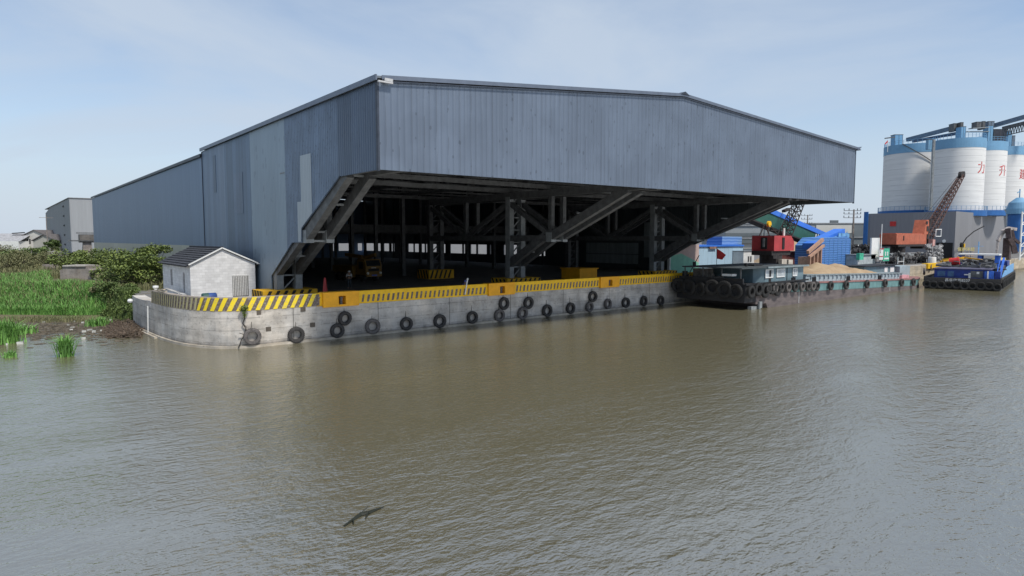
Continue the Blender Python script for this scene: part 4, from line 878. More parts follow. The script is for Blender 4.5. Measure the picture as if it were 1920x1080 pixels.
# ------------------------------------------------------------ grey-teal barge
HULL = mat('barge_hull', (.085, .07, .07), .7, c2=(.15, .125, .12), mixat=.5, scale=.8, stretch=(1, 1, 4))
TEAL = mat('barge_teal', (.115, .22, .22), .6, var=.18, scale=1.2); GUN = mat('gunwale_red', (.25, .12, .11), .7); COAM = mat('coaming_grey', (.33, .40, .43), .65, var=.12, scale=1)
CABT = mat('cabin_teal', (.14, .205, .235), .55, var=.12); CROOF = mat('cabin_roof', (.20, .24, .25), .6); DROOF = mat('shaded_cabin_roof', (.055, .065, .07), .8, var=.3); HDK = mat('barge_black', (.02, .02, .022), .7, var=.3)
SAND = mat('sand', (.40, .30, .19), .95, c2=(.31, .215, .13), mixat=.5, scale=.5, bump=.5, bs=4)
bg1 = thing('cargo_barge', 'long grey and teal barge loaded with sand, moored under the canopy end', 'barge', (80, 37.7, 0))
def zt(x): return 2.42 - (x - 60) * .026
def plan(x):   # half widths of the hull about its centre line
    if x < 100: return 4.0
    return 4.0 * max(.04, 1 - ((x - 100) / 14) ** 1.6)
def hullband(m, xs, zlo, zhi, grow=0, y0=37.7):
    n = len(xs); v = []
    for x in xs:
        w = plan(x) + grow; lo, hi = zlo(x), zhi(x); k = 1 - .12 * (x > 104)
        v += [(x, y0 - w * k, lo), (x, y0 - w, hi), (x, y0 + w, hi), (x, y0 + w * k, lo)]
    f = [(4 * i + k, 4 * i + (k + 1) % 4, 4 * i + 4 + (k + 1) % 4, 4 * i + 4 + k) for i in range(n - 1) for k in range(4)]
    return m.add(v, f + [(3, 2, 1, 0), tuple(4 * (n - 1) + k for k in range(4))])
xs = [57 + i for i in range(44)] + [101 + .8 * i for i in range(17)]
hullband(MB(), [x for x in xs if x >= 58.6], lambda x: -1 if x > 61 else .5, lambda x: zt(x) - .92).build('hull', HULL, bg1)
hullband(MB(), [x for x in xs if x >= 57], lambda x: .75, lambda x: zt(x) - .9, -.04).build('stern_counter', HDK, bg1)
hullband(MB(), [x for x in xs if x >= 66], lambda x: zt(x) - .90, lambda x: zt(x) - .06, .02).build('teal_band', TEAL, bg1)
hullband(MB(), [x for x in xs if x <= 66], lambda x: zt(x) - .90, lambda x: zt(x) - .06, .02).build('shaded_stern_band', HDK, bg1)  # stern end of the band blackened in place of its shade
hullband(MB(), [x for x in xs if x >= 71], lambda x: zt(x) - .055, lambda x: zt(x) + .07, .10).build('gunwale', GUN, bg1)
hullband(MB(), [x for x in xs if x <= 71], lambda x: zt(x) - .055, lambda x: zt(x) + .07, .12).build('stern_gunwale', HDK, bg1)  # gunwale coloured black at the stern for the same shade
hullband(MB(), [x for x in xs if 71 <= x <= 99], lambda x: zt(x) + .072, lambda x: zt(x) + .78, -.9).build('coaming', COAM, bg1)
m = MB(); hullband(m, [x for x in xs if 71 <= x <= 99], lambda x: zt(x) + .785, lambda x: zt(x) + .88, -.78); m.build('coaming_rim', CROOF, bg1)
m = MB()
x = 72
while x < 99: m.box(x, x + .12, 33.7 + .72, 33.7 + .92, zt(x) + .3, zt(x) + .75); x += 1.1
m.build('coaming_stays', COAM, bg1)
MB().box(59.4, 59.9, 33.5, 33.7, .1, .75).box(58.4, 60.2, 33.8, 34.2, -.6, .3).build('rudder_guard', STEELL, bg1)
m = MB(); m.box(67.7, 67.75, 33.66, 33.69, .1, 1.35).box(92.3, 92.34, 33.66, 33.69, .1, .7); m.build('draft_mark', WHT, bg1)
cab = thing  # cabin parts belong to the barge
cm = MB(); cm.box(62.2, 70.3, 34.55, 40.8, 2.4, 4.02)
cm.prism([(62.2, 34.55, 2.4), (61.3, 35.4, 2.4), (61.3, 40.2, 2.4), (62.2, 40.8, 2.4)], (0, 0, 1.62)); cb = cm.build('cabin', CABT, bg1)
MB().box(57.2, 70.6, 34.25, 41.2, 4.03, 4.14).build('cabin_roof', DROOF, bg1); MB().box(62, 70.7, 34.12, 34.24, 3.98, 4.16).build('roof_edge', CROOF, bg1)  # cabin roof darkened in colour to carry the canopy shade
for i, (a, b) in enumerate([(1436, 1449), (1457, 1471), (1487, 1494)]):
    xa = onY(a, 505, 34.5).x; xb = onY(b, 505, 34.5).x; wn_ = MB().box(xa, xb, 34.50, 34.54, 3.05, 3.8).build('window', mat('pale_curtain', (.4, .43, .45), .5), bg1)
    MB().box(xa - .08, xb + .08, 34.46, 34.5, 2.95, 3.05).box(xa - .08, xa, 34.46, 34.5, 3.05, 3.85).box(xb, xb + .08, 34.46, 34.5, 3.05, 3.85).box(xa, xb, 34.47, 34.5, 3.78, 3.85).build('window_frame', WHT, wn_)
MB().box(62.9, 63.3, 34.49, 34.54, 2.5, 3.75).box(66.6, 66.66, 34.49, 34.54, 2.45, 3.95).box(68.1, 68.16, 34.49, 34.54, 2.45, 3.95).build('cabin_seams', HDK, bg1)
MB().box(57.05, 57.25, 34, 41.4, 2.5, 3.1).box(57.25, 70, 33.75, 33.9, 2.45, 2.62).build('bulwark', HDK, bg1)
m = MB()
for y in (34.5, 36.6, 38.8, 41): m.box(57.4, 57.5, y - .05, y + .05, 2.5, 4.05)
m.build('awning_post', STEEL, bg1)
for g_ in (B(58, 59, 38.6, 40.4, 2.5, 3.9).box(57.8, 58.0, 38.9, 40.1, 2.7, 3.6), B(57.6, 58.3, 36.9, 37.5, 2.5, 3.2), MB().cyl((58.1, 38.1, 2.5), (58.1, 38.1, 3.4), .22, n=12), B(57.5, 58.4, 35.1, 35.9, 2.5, 3.0)): g_.build('deck_gear', mat('deck_clutter', (.12, .11, .10), .8, var=.5, scale=2), bg1)  # gear coloured dark for the shade under the awning
MB().box(57.4, 58.2, 35.4, 36.6, 3.28, 3.5).build('white_basin', WHT, bg1)
MB().cyl((57.8, 40.1, 4.14), (57.8, 40.1, 4.6), .18, n=10).cyl((61, 36, 4.15), (61, 36, 4.5), .12, n=8).box(62.5, 64.2, 36, 37.2, 4.15, 4.3).build('roof_vents', HDK, bg1)
for px in (1488, 1527, 1591, 1650):
    q = onY(px, 505, 34.1); z = zt(q.x) + .07; MB().cyl((q.x - .2, 34.1, z), (q.x - .2, 34.1, z + .55), .13, n=8).cyl((q.x + .25, 34.1, z), (q.x + .25, 34.1, z + .55), .13, n=8).box(q.x - .4, q.x + .45, 33.95, 34.25, z - .02, z + .06).build('mooring_bitt', HDK, bg1)
MB().cyl((57.6, 40.9, 2.5), (57.6, 40.9, 3.6), .13, n=8).cyl((57.6, 41.3, 2.5), (57.6, 41.3, 3.6), .13, n=8).box(57.4, 57.8, 40.7, 41.5, 2.5, 2.6).build('mooring_bitt', HDK, bg1)
MB().cyl((57.3, 40.6, 3), (57.9, 39.6, 5.3), .05, n=6).build('stern_pole', HDK, bg1)
fm = MB().prism([(60, 37, 7 - 18 * .058), (60, 37, 5.05), (60.3, 36.5, 5.0), (60.6, 36.1, 5.2), (60.75, 35.75, 5.55)], (.02, .03, 0))
fm.cyl((59.98, 37.03, 4.1), (59.98, 37.03, 6.1), .03, n=6); 
fl = thing('red_flag', 'red flag flying on a thin pole above the barge cabin', 'flag', (60, 37, 4.15)); q0 = onX(1344, 466, 60.5); q1 = onX(1344, 485, 60.5); q2 = onX(1354, 487, 60.6); q3 = onX(1361, 478, 60.8); q4 = onX(1352, 471, 60.6)
MB().prism([q0, q1, q2, q3, q4], (.03, 0, 0)).build('cloth', REDP, fl); MB().cyl((q1.x, q1.y, 4.14), (q0.x, q0.y, q0.z + .15), .03, n=6).build('pole', HDK, fl)
# sand in the hold
def heap(name, label, cat, x0, x1, y0, y1, zb, peaks, m, group=None, seed=1, n=44, rough=.12, kind=None):
    from mathutils import noise
    v = []; f = []; ny = max(10, int(n * (y1 - y0) / (x1 - x0)) + 8)
    for i in range(n + 1):
        for j in range(ny + 1):
            x = x0 + (x1 - x0) * i / n; y = y0 + (y1 - y0) * j / ny
            h = max([p[3] * max(0, 1 - sqrt(((x - p[0]) / p[2]) ** 2 + ((y - p[1]) / p[4]) ** 2)) for p in peaks])
            e = min(1, min(i, n - i) / 2.0) * min(1, min(j, ny - j) / 2.0); h = (h + rough * (noise.noise(Vector((x * .8, y * .8, seed))) + .5 * noise.noise(Vector((x * 2.2, y * 2.2, seed))))) * e
            v.append((x, y, zb + max(0, h)))
    f = [(i * (ny + 1) + j, (i + 1) * (ny + 1) + j, (i + 1) * (ny + 1) + j + 1, i * (ny + 1) + j + 1) for i in range(n) for j in range(ny)]
    return tag(MB().add(v, f).build(name, m, smooth=True), label, cat)
heap('sand_cargo', 'pale heap of sand lying in the hold of the teal barge', 'sand', 71.2, 94, 34.9, 40.5, 2.1, [(76, 37.7, 8, 1.6, 4.5), (81, 38, 8, 1.9, 5), (86, 38, 9, 1.75, 5), (90, 37.6, 5, .8, 4)], SAND, rough=.25)
MB().box(94.5, 105.5, 37.9, 40.6, 1.7, 3.1).build('fore_cabin', CABT, bg1); MB().box(94.2, 106, 37.6, 40.9, 3.1, 3.22).build('fore_cabin_roof', HDK, bg1)
MB().box(106, 110, 37.4, 39, 1.4, 2.9).build('fore_deckhouse', COAM, bg1)
MB().box(101.5, 102.6, 37.84, 37.88, 2.1, 2.85).box(103.6, 105, 37.84, 37.88, 2.1, 2.85).build('fore_window', WHT, bg1)
MB().box(98, 100.6, 34.3, 35.6, 1.5, 1.95).build('pink_tarpaulin', mat('pink_tarp', (.55, .28, .3), .7), bg1)
tg1 = 'tyres hung along the teal barge'
def fender(p, R, rz, label, group, k=0, tilt=0):
    t = bpy.data.objects.new('tyre', TY[k]); COL.objects.link(t); t.location = p; t.scale = (R / .52, 1, R / .52); t.rotation_euler = (tilt, random.uniform(0, 6), rz); tag(t, label, 'tyre', group); return t
for i, px in enumerate([1440, 1452, 1464, 1477, 1490, 1503, 1514, 1523, 1531]):
    q = onY(px, 524, 33.5); fender((q.x, 33.42, zt(q.x) - .35), .5, 0, 'black tyre in the close row below the barge cabin windows, ' + ORD[i] + ' from the left', tg1, i % 2)
for i, px in enumerate([1557, 1586, 1625, 1659, 1690, 1712]):
    q = onY(px, 524, 33.5); fender((q.x, 33.42 + (max(0, q.x - 100) * .12), zt(q.x) - .38), .52, 0, 'single tyre on the teal band of the barge, %s from its bow' % ['sixth', 'fifth', 'fourth', 'third', 'second', 'first'][i], tg1)
for i, y in enumerate([34.6, 35.9, 37.3, 38.7, 40.1, 41.4]): fender((56.85, y, 1.85 + .25 * ((i * 7) % 3) / 2), .72 + .14 * ((i * 5) % 3) / 2, pi / 2 + .1 * (i % 3 - 1), 'big dark tyre across the shaded stern of the teal barge, ' + ORD[5 - i] + ' from the left', 'big tyres on the barge stern', 2, .06 * (i % 2))
for i, x in enumerate([57.6, 58.9, 60.2, 61.5, 62.6]): fender((x, 33.4, 1.85 + .18 * ((i * 3) % 2)), .62 + .05 * (i % 3), 0, 'big dark tyre at the near stern corner of the teal barge, ' + ORD[i] + ' from the left', 'big tyres at the barge stern corner', 2)
# ------------------------------------------------------------ blue barge
BLU = mat('barge_blue', (.015, .04, .22), .5, var=.25); BLUB = mat('bright_blue', (.03, .12, .50), .5); LBL = mat('light_blue', (.14, .32, .55), .6); GRYD = mat('machine_grey', (.16, .165, .165), .7, c2=(.08, .08, .085), mixat=.5, scale=1.5)
b2 = thing('blue_work_barge', 'dark blue work barge with black tyre-hung stern and machinery piled on deck', 'barge', (0, 0, 0))
MB().prism([(0, -4.3, -.8), (0, 4.3, -.8), (0, 4.3, 1.45), (0, -4.3, 1.45)], (30, 0, 0)).prism([(30, -4.3, -.8), (30, 4.3, -.8), (37, 1, -.8), (37, -1, -.8)], (0, 0, 2.5)).build('hull', HDK, b2)
MB().box(-.15, .1, -4.35, 4.35, .75, 1.62).box(0, 30, -4.42, -4.3, 1.1, 1.75).box(0, 30, 4.3, 4.42, 1.1, 1.75).build('rubbing_band', RUB, b2)
MB().box(.8, 6.5, -3.0, 3.3, 1.46, 2.78).build('stern_house', BLU, b2)
MB().box(.6, 6.8, -3.2, 3.5, 2.79, 2.88).build('stern_house_roof', mat('roof_mauve', (.08, .075, .12), .8, var=.4, scale=2), b2)
for y0, y1 in ((2.0, 2.9), (1.0, 1.7)): MB().box(.76, .79, y0, y1, 1.75, 2.5).build('house_window', mat('blue_glass', (.05, .12, .25), .3), b2)
MB().box(.77, .80, -2.3, -.9, 1.7, 2.6).build('house_panel', GRYD, b2); MB().box(.72, .76, -1.9, -1.6, 2.2, 2.5).box(.70, .74, -.95, -.2, 2.0, 2.15).box(.70, .74, -.95, -.7, 1.6, 2.3).build('white_fittings', WHT, b2)
MB().box(.5, 1.4, -3.5, -2.5, 1.46, 2.6).build('blue_locker', BLUB, b2); MB().box(.4, .5, -2.95, -2.8, 1.5, 2.65).build('white_post', WHT, b2)
MB().box(.9, 1.8, -4.2, -3.6, 1.46, 2.6).build('dark_locker', BLU, b2)
MB().bar((1.5, -4.1, 1.6), (9, -4.0, 4.2), .25, .3).bar((1.5, -3.7, 1.6), (9, -3.6, 4.2), .08, .3).build('blue_ladder', BLUB, b2)
MB().prism([(3, -4.35, 1.5), (26, -4.35, 1.5), (26, -4.35, 3.0), (12, -4.35, 2.9), (5, -4.35, 2.1)], (0, .15, 0)).build('side_bulwark', LBL, b2)
MB().box(8, 22, 3.2, 4.2, 1.5, 2.6).build('port_bulwark', BLU, b2)
MB().box(24, 29.5, -3.6, 3.4, 1.5, 3.4).build('bow_house', BLU, b2)
MB().box(11.6, 15.6, -3.3, 1.8, 4.55, 4.75).build('wheelhouse_roof', WHT, b2); MB().box(12, 15.2, -3.0, 1.5, 2.0, 2.7).build('wheelhouse_base', BLU, b2)
m = MB()
for x in (12, 15.2):
    for y in (-3.0, -.9, 1.5): m.box(x - .12, x + .12, y - .25, y + .25, 2.7, 4.55)
m.build('wheelhouse_posts', BLUB, b2); MB().cyl((13.4, -.6, 4.7), (13.4, -.6, 6.6), .07, n=6).bar((13.4, -1.2, 5.9), (13.4, .0, 5.9), .06).build('mast', LBL, b2)
r = random.Random(12); m = MB(); m.box(7, 24, -3.4, 3.0, 1.46, 2.7).box(7.5, 22, -2.5, 2.6, 2.7, 3.1)
for i in range(75):
    x = r.uniform(4.5, 21); y = r.uniform(-2.9, 2.6); z = r.uniform(3.0, 3.9) - (.35 if x < 7 else 0); k = r.random()
    if k < .35: m.cyl((x, y, z), (x + r.uniform(-1, 1), y + r.uniform(-2, 2), z + r.uniform(-.1, .3)), r.uniform(.1, .28), n=10)
    elif k < .6: m.box(x, x + r.uniform(.3, 1.0), y, y + r.uniform(.5, 1.3), 2.9, z + r.uniform(-.3, .1))
    else: m.bar((x, y, z), (x + r.uniform(-2, 2), y + r.uniform(-2, 2), z + .3), .12)
m.build('deck_machinery', GRYD, b2)
MB().bar((8.5, 3.6, 3.6), (11, .9, 4.2), .25, .22).bar((11, .9, 4.2), (9.5, -1.4, 3.9), .22, .2).bar((8.6, 3.4, 3.9), (8.4, 2.2, 4.1), .2).bar((9.5, 1.6, 4.3), (10.6, .2, 3.6), .2).build('folded_boom', mat('boom_yellow', (.65, .36, .02), .6), b2)
MB().cyl((8.2, 2.4, 3.55), (8.2, 1.2, 3.75), .55, n=16).build('red_drum', REDP, b2)
MB().lathe([(.2, 0), (.62, 0), (.65, .1), (.65, .3), (.62, .4), (.2, .4)], c=(8.6, .1, 3.35), n=18, axis='x', close=True).lathe([(.2, 0), (.62, 0), (.65, .1), (.65, .3), (.62, .4), (.2, .4)], c=(8.6, -1.3, 3.35), n=18, axis='x', close=True).build('large_wheels', RUB, b2)
MB().bar((8.2, -.2, 3.5), (8.4, -1.2, 2.9), .3, .25).cyl((8.5, -3.0, 2.8), (8.5, -3.0, 3.5), .3, .2, n=10).build('pale_pump', STEELL, b2)
b2.location = (103.9, 28.9, 0); b2.rotation_euler = (0, 0, radians(9.8)); bpy.context.view_layer.update()
text('昌阜信货8227', .48, WHT, 'name_lettering', b2, (0, -1, 0), (0, 0, 1), (-.17, 1.9, 1.12))
for i, y in enumerate([-4, -3.1, -2.2, -1.3, -.4, .5, 1.4, 2.3, 3.2, 4.0]):
    w = b2.matrix_world @ Vector((-.3, y, .55 + .14 * ((i * 3) % 4) / 3)); fender(tuple(w), .50 + .04 * (i % 3), pi / 2 + radians(9.8), 'black tyre across the stern of the blue barge, ' + ORD[9 - i] + ' from the left', 'tyres across the blue barge stern', 2)
for i in range(9):
    w = b2.matrix_world @ Vector((1.2 + i * 3.0, -4.5, .95)); fender(tuple(w), .6, radians(9.8), 'black tyre along the river side of the blue barge, ' + ORD[i] + ' from its stern', 'tyres along the blue barge side', 2)
for px, pyy in ((1733, 509), (1745, 501)):
    q = onY(px, pyy, 35.0 if px < 1740 else 39.8); fender(tuple(q), .5, .3, 'brown tyre %s' % ('hanging high on the far quay between the barges' if px > 1740 else 'on the corner of the blue barge stern next to the teal bow'), None, 1)
# ------------------------------------------------------------ silos
SIL = mat('silo_white', (.62, .61, .59), .75, c2=(.52, .51, .50), mixat=.62, scale=.25, stretch=(1, 1, 3))
def silo_mat():
    m, n, l, b = nodes('silo_concrete'); b.inputs['Roughness'].default_value = .8
    g = n.new('ShaderNodeNewGeometry'); mpn = n.new('ShaderNodeMapping'); mpn.inputs['Scale'].default_value = (.15, .15, 1.3); l.new(g.outputs['Position'], mpn.inputs[0])
    nn = n.new('ShaderNodeTexNoise'); nn.inputs['Scale'].default_value = 1.2; nn.inputs['Detail'].default_value = 6; l.new(mpn.outputs[0], nn.inputs[0])
    sp = n.new('ShaderNodeSeparateXYZ'); l.new(g.outputs['Position'], sp.inputs[0])
    def M(op, x, y=None, z=None):
        q = n.new('ShaderNodeMath'); q.operation = op
        for i, v in enumerate((x, y, z)):
            if v is None: continue
            if isinstance(v, (int, float)): q.inputs[i].default_value = v
            else: l.new(v, q.inputs[i])
        return q.outputs[0]
    ln = M('LESS_THAN', M('FRACT', M('DIVIDE', sp.outputs[2], 1.45)), .10); ln = M('MULTIPLY', ln, M('GREATER_THAN', nn.outputs[0], .47))
    t = M('MULTIPLY', M('MULTIPLY_ADD', nn.outputs[0], .35, .83), M('MULTIPLY_ADD', ln, -.22, 1))
    v = n.new('ShaderNodeVectorMath'); v.operation = 'SCALE'; v.inputs[0].default_value = (.66, .655, .64); l.new(t, v.inputs['Scale']); l.new(v.outputs[0], b.inputs['Base Color']); return m
SIL = silo_mat(); SBL = mat('silo_blue', (.15, .31, .47), .6, var=.1, scale=.3); RBL = mat('ring_blue', (.025, .12, .34), .6, var=.15, scale=.5); HSG = clad('silo_base_sheet', (.215, .215, .225), 0, pan=3.0, pv=.05, rib=.9, streak=.08, lines=False, metal=0, rough=.7)
HSG2 = clad('silo_base_sheet_side', (.20, .20, .215), 1, pan=3.0, pv=.04, rib=.9, streak=.06, lines=False, metal=0, rough=.7)
SD = [(1704, 182, 47, 270, 'leftmost silo, white with a blue top band and a dark diagonal line'), (1788, 166, 42, 260, 'front white silo with a blue top band and the red character 力'), (1826, 177, 43, 266.5, 'white silo behind the front one, with the red character 升'), (1863, 190, 43, 276, 'rightmost white silo in the picture, with the red character 建'), (1911, 204, 41, 283, 'white silo cut by the right picture edge')]
chars = [None, '力', '升', '建', None]
for (px, D, rp, ytop, lab), ch in zip(SD, chars):
    x, y = P2(px, D); r_ = rp * D / FX; ztop = CH + (HZ - ytop) * (D - r_) / FX; zring = CH + (HZ - 397) * D / FX; t = thing('silo', lab, 'silo', (x, y, 2.3), 'cement silos')
    MB().cyl((x, y, zring - 1.2), (x, y, ztop - 2.4), r_, n=64, cap=False).build('barrel', SIL, t, smooth=False)
    for p_ in t.children[0].data.polygons: p_.use_smooth = len(p_.vertices) == 4
    MB().cyl((x, y, ztop - 2.4), (x, y, ztop), r_ + .05, n=64).build('top_band', SBL, t)
    m = MB(); m.cyl((x, y, zring - 1.3), (x, y, zring + .1), r_ + .9, n=64).build('ring_gallery', RBL, t)
    m = MB(); n_ = 40
    for k in range(n_):
        a = 2 * pi * k / n_; a2 = 2 * pi * (k + 1) / n_
        P = lambda an, z, rr: (x + rr * cos(an), y + rr * sin(an), z)
        m.bar(P(a, ztop, r_ - .1), P(a, ztop + 1.1, r_ - .1), .07); m.bar(P(a, ztop + 1.1, r_ - .1), P(a2, ztop + 1.1, r_ - .1), .06); m.bar(P(a, ztop + .6, r_ - .1), P(a2, ztop + .6, r_ - .1), .05)
        m.bar(P(a, zring + .1, r_ + .85), P(a, zring + 1.2, r_ + .85), .07); m.bar(P(a, zring + 1.15, r_ + .85), P(a2, zring + 1.15, r_ + .85), .06)
    m.build('railing', SBL, t)
    if ch:
        th0 = math.asin(.865) ; vx, vy = Vector((x, y)).normalized(); base = atan2(-vy, -vx)   # direction from silo to the river
        size = 3.1; z0 = CH + (HZ - {'力': 328, '升': 333, '建': 339}[ch]) * D / FX
        def bend(u, v, w, x=x, y=y, r_=r_, base=base, th0=th0, z0=z0, size=size): a = base + th0 + (u - size / 2) / r_; rr = r_ + .03 + w; return (x + rr * cos(a), y + rr * sin(a), z0 + v)
        text(ch, size, REDP, 'lettering', t, (1, 0, 0), (0, 0, 1), (0, 0, 0), bend=bend)
x, y = P2(1704, 182); r_ = 46.5 * 182 / FX; t = thing('silo_diagonal', 'thin dark diagonal line across the leftmost silo', 'stair', (x, y, 20))
m = MB(); base = atan2(-y, -x)
pts = []
for k in range(22):
    u = k / 21; a = base + (-.35 + 1.35 * u) * 1.0; z = CH + (HZ - (277 + 45 * u)) * 182 / FX; pts.append((x + (r_ + .3) * cos(a), y + (r_ + .3) * sin(a), z))
for a, b in zip(pts[:-1], pts[1:]): m.bar(a, b, .14, .22)
m.build('diagonal_run', STEEL, t)  # dark bars forming a thin diagonal line around the barrel
a = P2(1741.5, 158); zt_ = CH + (HZ - 264) * 158 / FX; tag(MB().cyl((a[0], a[1], 14), (a[0], a[1], zt_), .22, n=12).cyl((a[0] + .8, a[1], 14), (a[0] + .8, a[1], zt_), .16, n=10).build('riser_pipe', STEELL), 'grey vertical pipe between the leftmost and the front silo', 'pipe')
# base housings
sb = thing('silo_base_building', 'grey sheet-clad building under the silos with a dark doorway', 'building', (190, 51, 2.3))
MB().box(177, 177.15, 51, 71, 2.3, 13.5).build('side_wall', HSG2, sb)
xr = onY(1838, 440, 51).x
MB().box(177.15, xr, 51, 51.15, 2.3, 13.5).prism([(xr, 51, 2.3), (xr + 1.5, 53, 2.3), (xr + 1.5, 53, 13.5), (xr, 51, 13.5)], (.1, 0, 0)).build('front_wall', HSG, sb)
x2 = onY(1847, 440, 58).x; x3 = onY(1887, 440, 58).x
MB().box(xr + 1.6, x2, 53.1, 53.3, 2.3, 13.5).box(x2, x3, 58, 58.2, 2.3, 14.5).box(x2, x2 + .2, 53, 58, 2.3, 14.5).build('rear_front_wall', HSG, sb)
MB().box(177.2, x3, 58.3, 71, 13.2, 13.5).box(177.2, xr, 51.2, 58.2, 13.2, 13.5).build('roof', STEEL, sb)
yd0 = onX(1755, 470, 177).y; yd1 = onX(1786, 470, 177).y
zd = onX(1770, 455, 177).z
MB().box(176.9, 176.98, yd1, yd0, 2.32, zd).build('doorway', BLK, sb)
MB().box(176.85, 176.95, onX(1680, 420, 177).y, onX(1669, 420, 177).y, onX(1690, 424, 177).z, onX(1690, 415, 177).z).build('red_banner', REDP, sb)
ls_ = thing('letter_sign', 'two rows of small yellowish letters on a thin frame before the silo base', 'sign', tuple(atD(1795, 483, 148)))
q = atD(1795, 470.5, 148); q2 = atD(1798, 480, 148); rr_ = R_; text('保护环境', 1.0, mat('yellow_lettering', (.62, .52, .16), .7), 'upper_lettering', ls_, rr_, (0, 0, 1), q); text('人人有责', .9, mat('orange_lettering', (.6, .4, .28), .7), 'lower_lettering', ls_, rr_, (0, 0, 1), q2)
bk = Vector((F_.x, F_.y, 0)) * .15; MB().bar(q - Vector((0, 0, .12)) + bk, q - Vector((0, 0, .12)) + rr_ * 3.8 + bk, .07).bar(q2 - Vector((0, 0, .12)) + bk, q2 - Vector((0, 0, .12)) + rr_ * 3.4 + bk, .07).bar(Vector((q.x, q.y, 2.3)) + bk + rr_ * .5, q + bk + rr_ * .5, .08).bar(Vector((q.x, q.y, 2.3)) + bk + rr_ * 3.2, q + bk + rr_ * 3.2, .08).build('sign_frame', STEEL, ls_)
q = onX(1770, 452, 176.8); MB().lathe([(.001, -.02), (.4, 0), (.3, .1), (.001, .1)], c=(q.x, q.y, q.z), n=12, axis='x').build('wall_lamp', WHT, sb)
MB().box(176.7, 177, 70.4, 71.4, 2.3, 14).build('blue_corner', RBL, sb)
# gear on the silo tops
TG = STEELL
def conveyor(name, label, a, b, w, h, m, truss=False, legs=()):
    t = thing(name, label, 'conveyor', a); MB().bar(a, b, w, h).build('gallery', m, t)
    if truss:
        k = MB(); a = Vector(a); b = Vector(b); n = 16; d = (b - a) / n; lo = Vector((0, 0, -2.2)); k.bar(a + lo, b + lo, .25)
        for i in range(n): k.bar(a + d * i, a + d * (i + .5) + lo, .16); k.bar(a + d * (i + .5) + lo, a + d * (i + 1), .16)
        k.build('truss', STEEL, t)
    return t
BGY = mat('bluegrey_metal', (.12, .16, .21), .6, var=.2)
conveyor('top_conveyor', 'upper sloping conveyor gallery running over the left silos', atD(1701, 262, 186), atD(1802, 236, 172), 1.0, 1.0, BGY)
conveyor('top_conveyor', 'lower sloping conveyor gallery between the first and front silo tops', atD(1712, 265, 188), atD(1800, 249, 174), .8, .7, mat('navy_metal', (.05, .07, .13), .6))
conveyor('truss_conveyor', 'long truss conveyor rising to the right picture edge above the silos', atD(1862, 236, 182), atD(1960, 208, 170), 1.2, 1.0, BGY)
conveyor('truss_conveyor', 'second truss conveyor below the longest one at the right picture edge', atD(1880, 241, 184), atD(1960, 221, 176), 1.0, .9, STEEL, True)
def unit(px0, px1, y0, y1, D, m, name, label, depth=2, extra=None, cat='machine'):
    a = atD(px0, y1, D); b = atD(px1, y1, D); z1 = atD(px0, y0, D).z; u = b - a; n = Vector((cos(AZ), sin(AZ), 0)) * depth; t = thing(name, label, cat, a)
    mb = MB(); mb.prism([a, b, Vector((b.x, b.y, z1)), Vector((a.x, a.y, z1))], n); mb.build('housing', m, t)
    mb = MB(); o = n.normalized() * -.05; zt1 = Vector((0, 0, .12))
    A1 = Vector((a.x, a.y, z1)); B1 = Vector((b.x, b.y, z1)); mb.prism([A1 - u * .06 + o, B1 + u * .06 + o, B1 + u * .06 + o + zt1, A1 - u * .06 + o + zt1], n * 1.05); 
    for k in (.0, .5, .97): mb.prism([a + u * k + o, a + u * (k + .03) + o, A1 + u * (k + .03) + o, A1 + u * k + o], n * .01)
    mb.build('cap_and_ribs', STEEL, t); return t
unit(1677, 1692, 253, 276, 184, SBL, 'roof_machine', 'light blue machine house on top of the leftmost silo')
unit(1801, 1810, 238, 262, 168, SBL, 'roof_machine', 'light blue machine house on top of the front silo')
unit(1851, 1861, 236, 270, 180, SBL, 'elevator_head', 'tall light blue elevator head right of the front silo top')
unit(1788, 1793, 232, 246, 170, STEEL, 'vent_stack', 'dark square vent stack, left one of the pair above the front silo')
unit(1801, 1806, 230, 240, 169, STEEL, 'vent_stack', 'dark square vent stack, right one of the pair above the front silo')
unit(1831, 1840, 229, 238, 177, STEEL, 'motor_box', 'dark boxy motor housing raised above the second silo top')
unit(1842, 1847, 228, 242, 178, STEEL, 'motor_box', 'narrow dark housing just right of the raised motor housing')
unit(1853, 1864, 228, 237, 180, BGY, 'motor_box', 'grey-blue motor on top of the tall elevator head')
unit(1863, 1886, 243, 272, 188, mat('deep_shadow_metal', (.03, .035, .05), .7), 'transfer_house', 'dark transfer house under the truss conveyors')
unit(1889, 1896, 246, 280, 192, SBL, 'elevator_head', 'light blue leg beside the dark transfer house')
unit(1897, 1902, 255, 282, 194, BGY, 'elevator_head', 'small grey-blue leg at the right picture edge on the silo top')
unit(1740, 1747, 262, 280, 158, SBL, 'pipe_head', 'blue head box on the pipe between the first two silos', 1)
a = atD(1820, 241, 176); b = atD(1850, 239, 179); tag(MB().bar(a, b, 1.2, .25).bar(atD(1812, 247, 176), atD(1852, 247, 180), .8, .2).build('walkway', STEELL), 'pale walkway between the machines above the second silo', 'walkway')
q = atD(1664, 285, 176); MB_ = MB().cyl((q.x, q.y, q.z), atD(1665, 262, 176), .07, n=6); fl = thing('silo_flag', 'red flag on the edge of the leftmost silo roof', 'flag', tuple(q)); MB_.build('pole', WHT, fl); MB().prism([atD(1659, 269, 176), atD(1665, 262.5, 176), atD(1665, 266, 176), atD(1660, 271, 176)], (.05, .05, 0)).build('cloth', REDP, fl); MB().bar(atD(1659, 259.5, 178), atD(1678, 257, 178), .25, .3).build('jib', STEEL, fl)
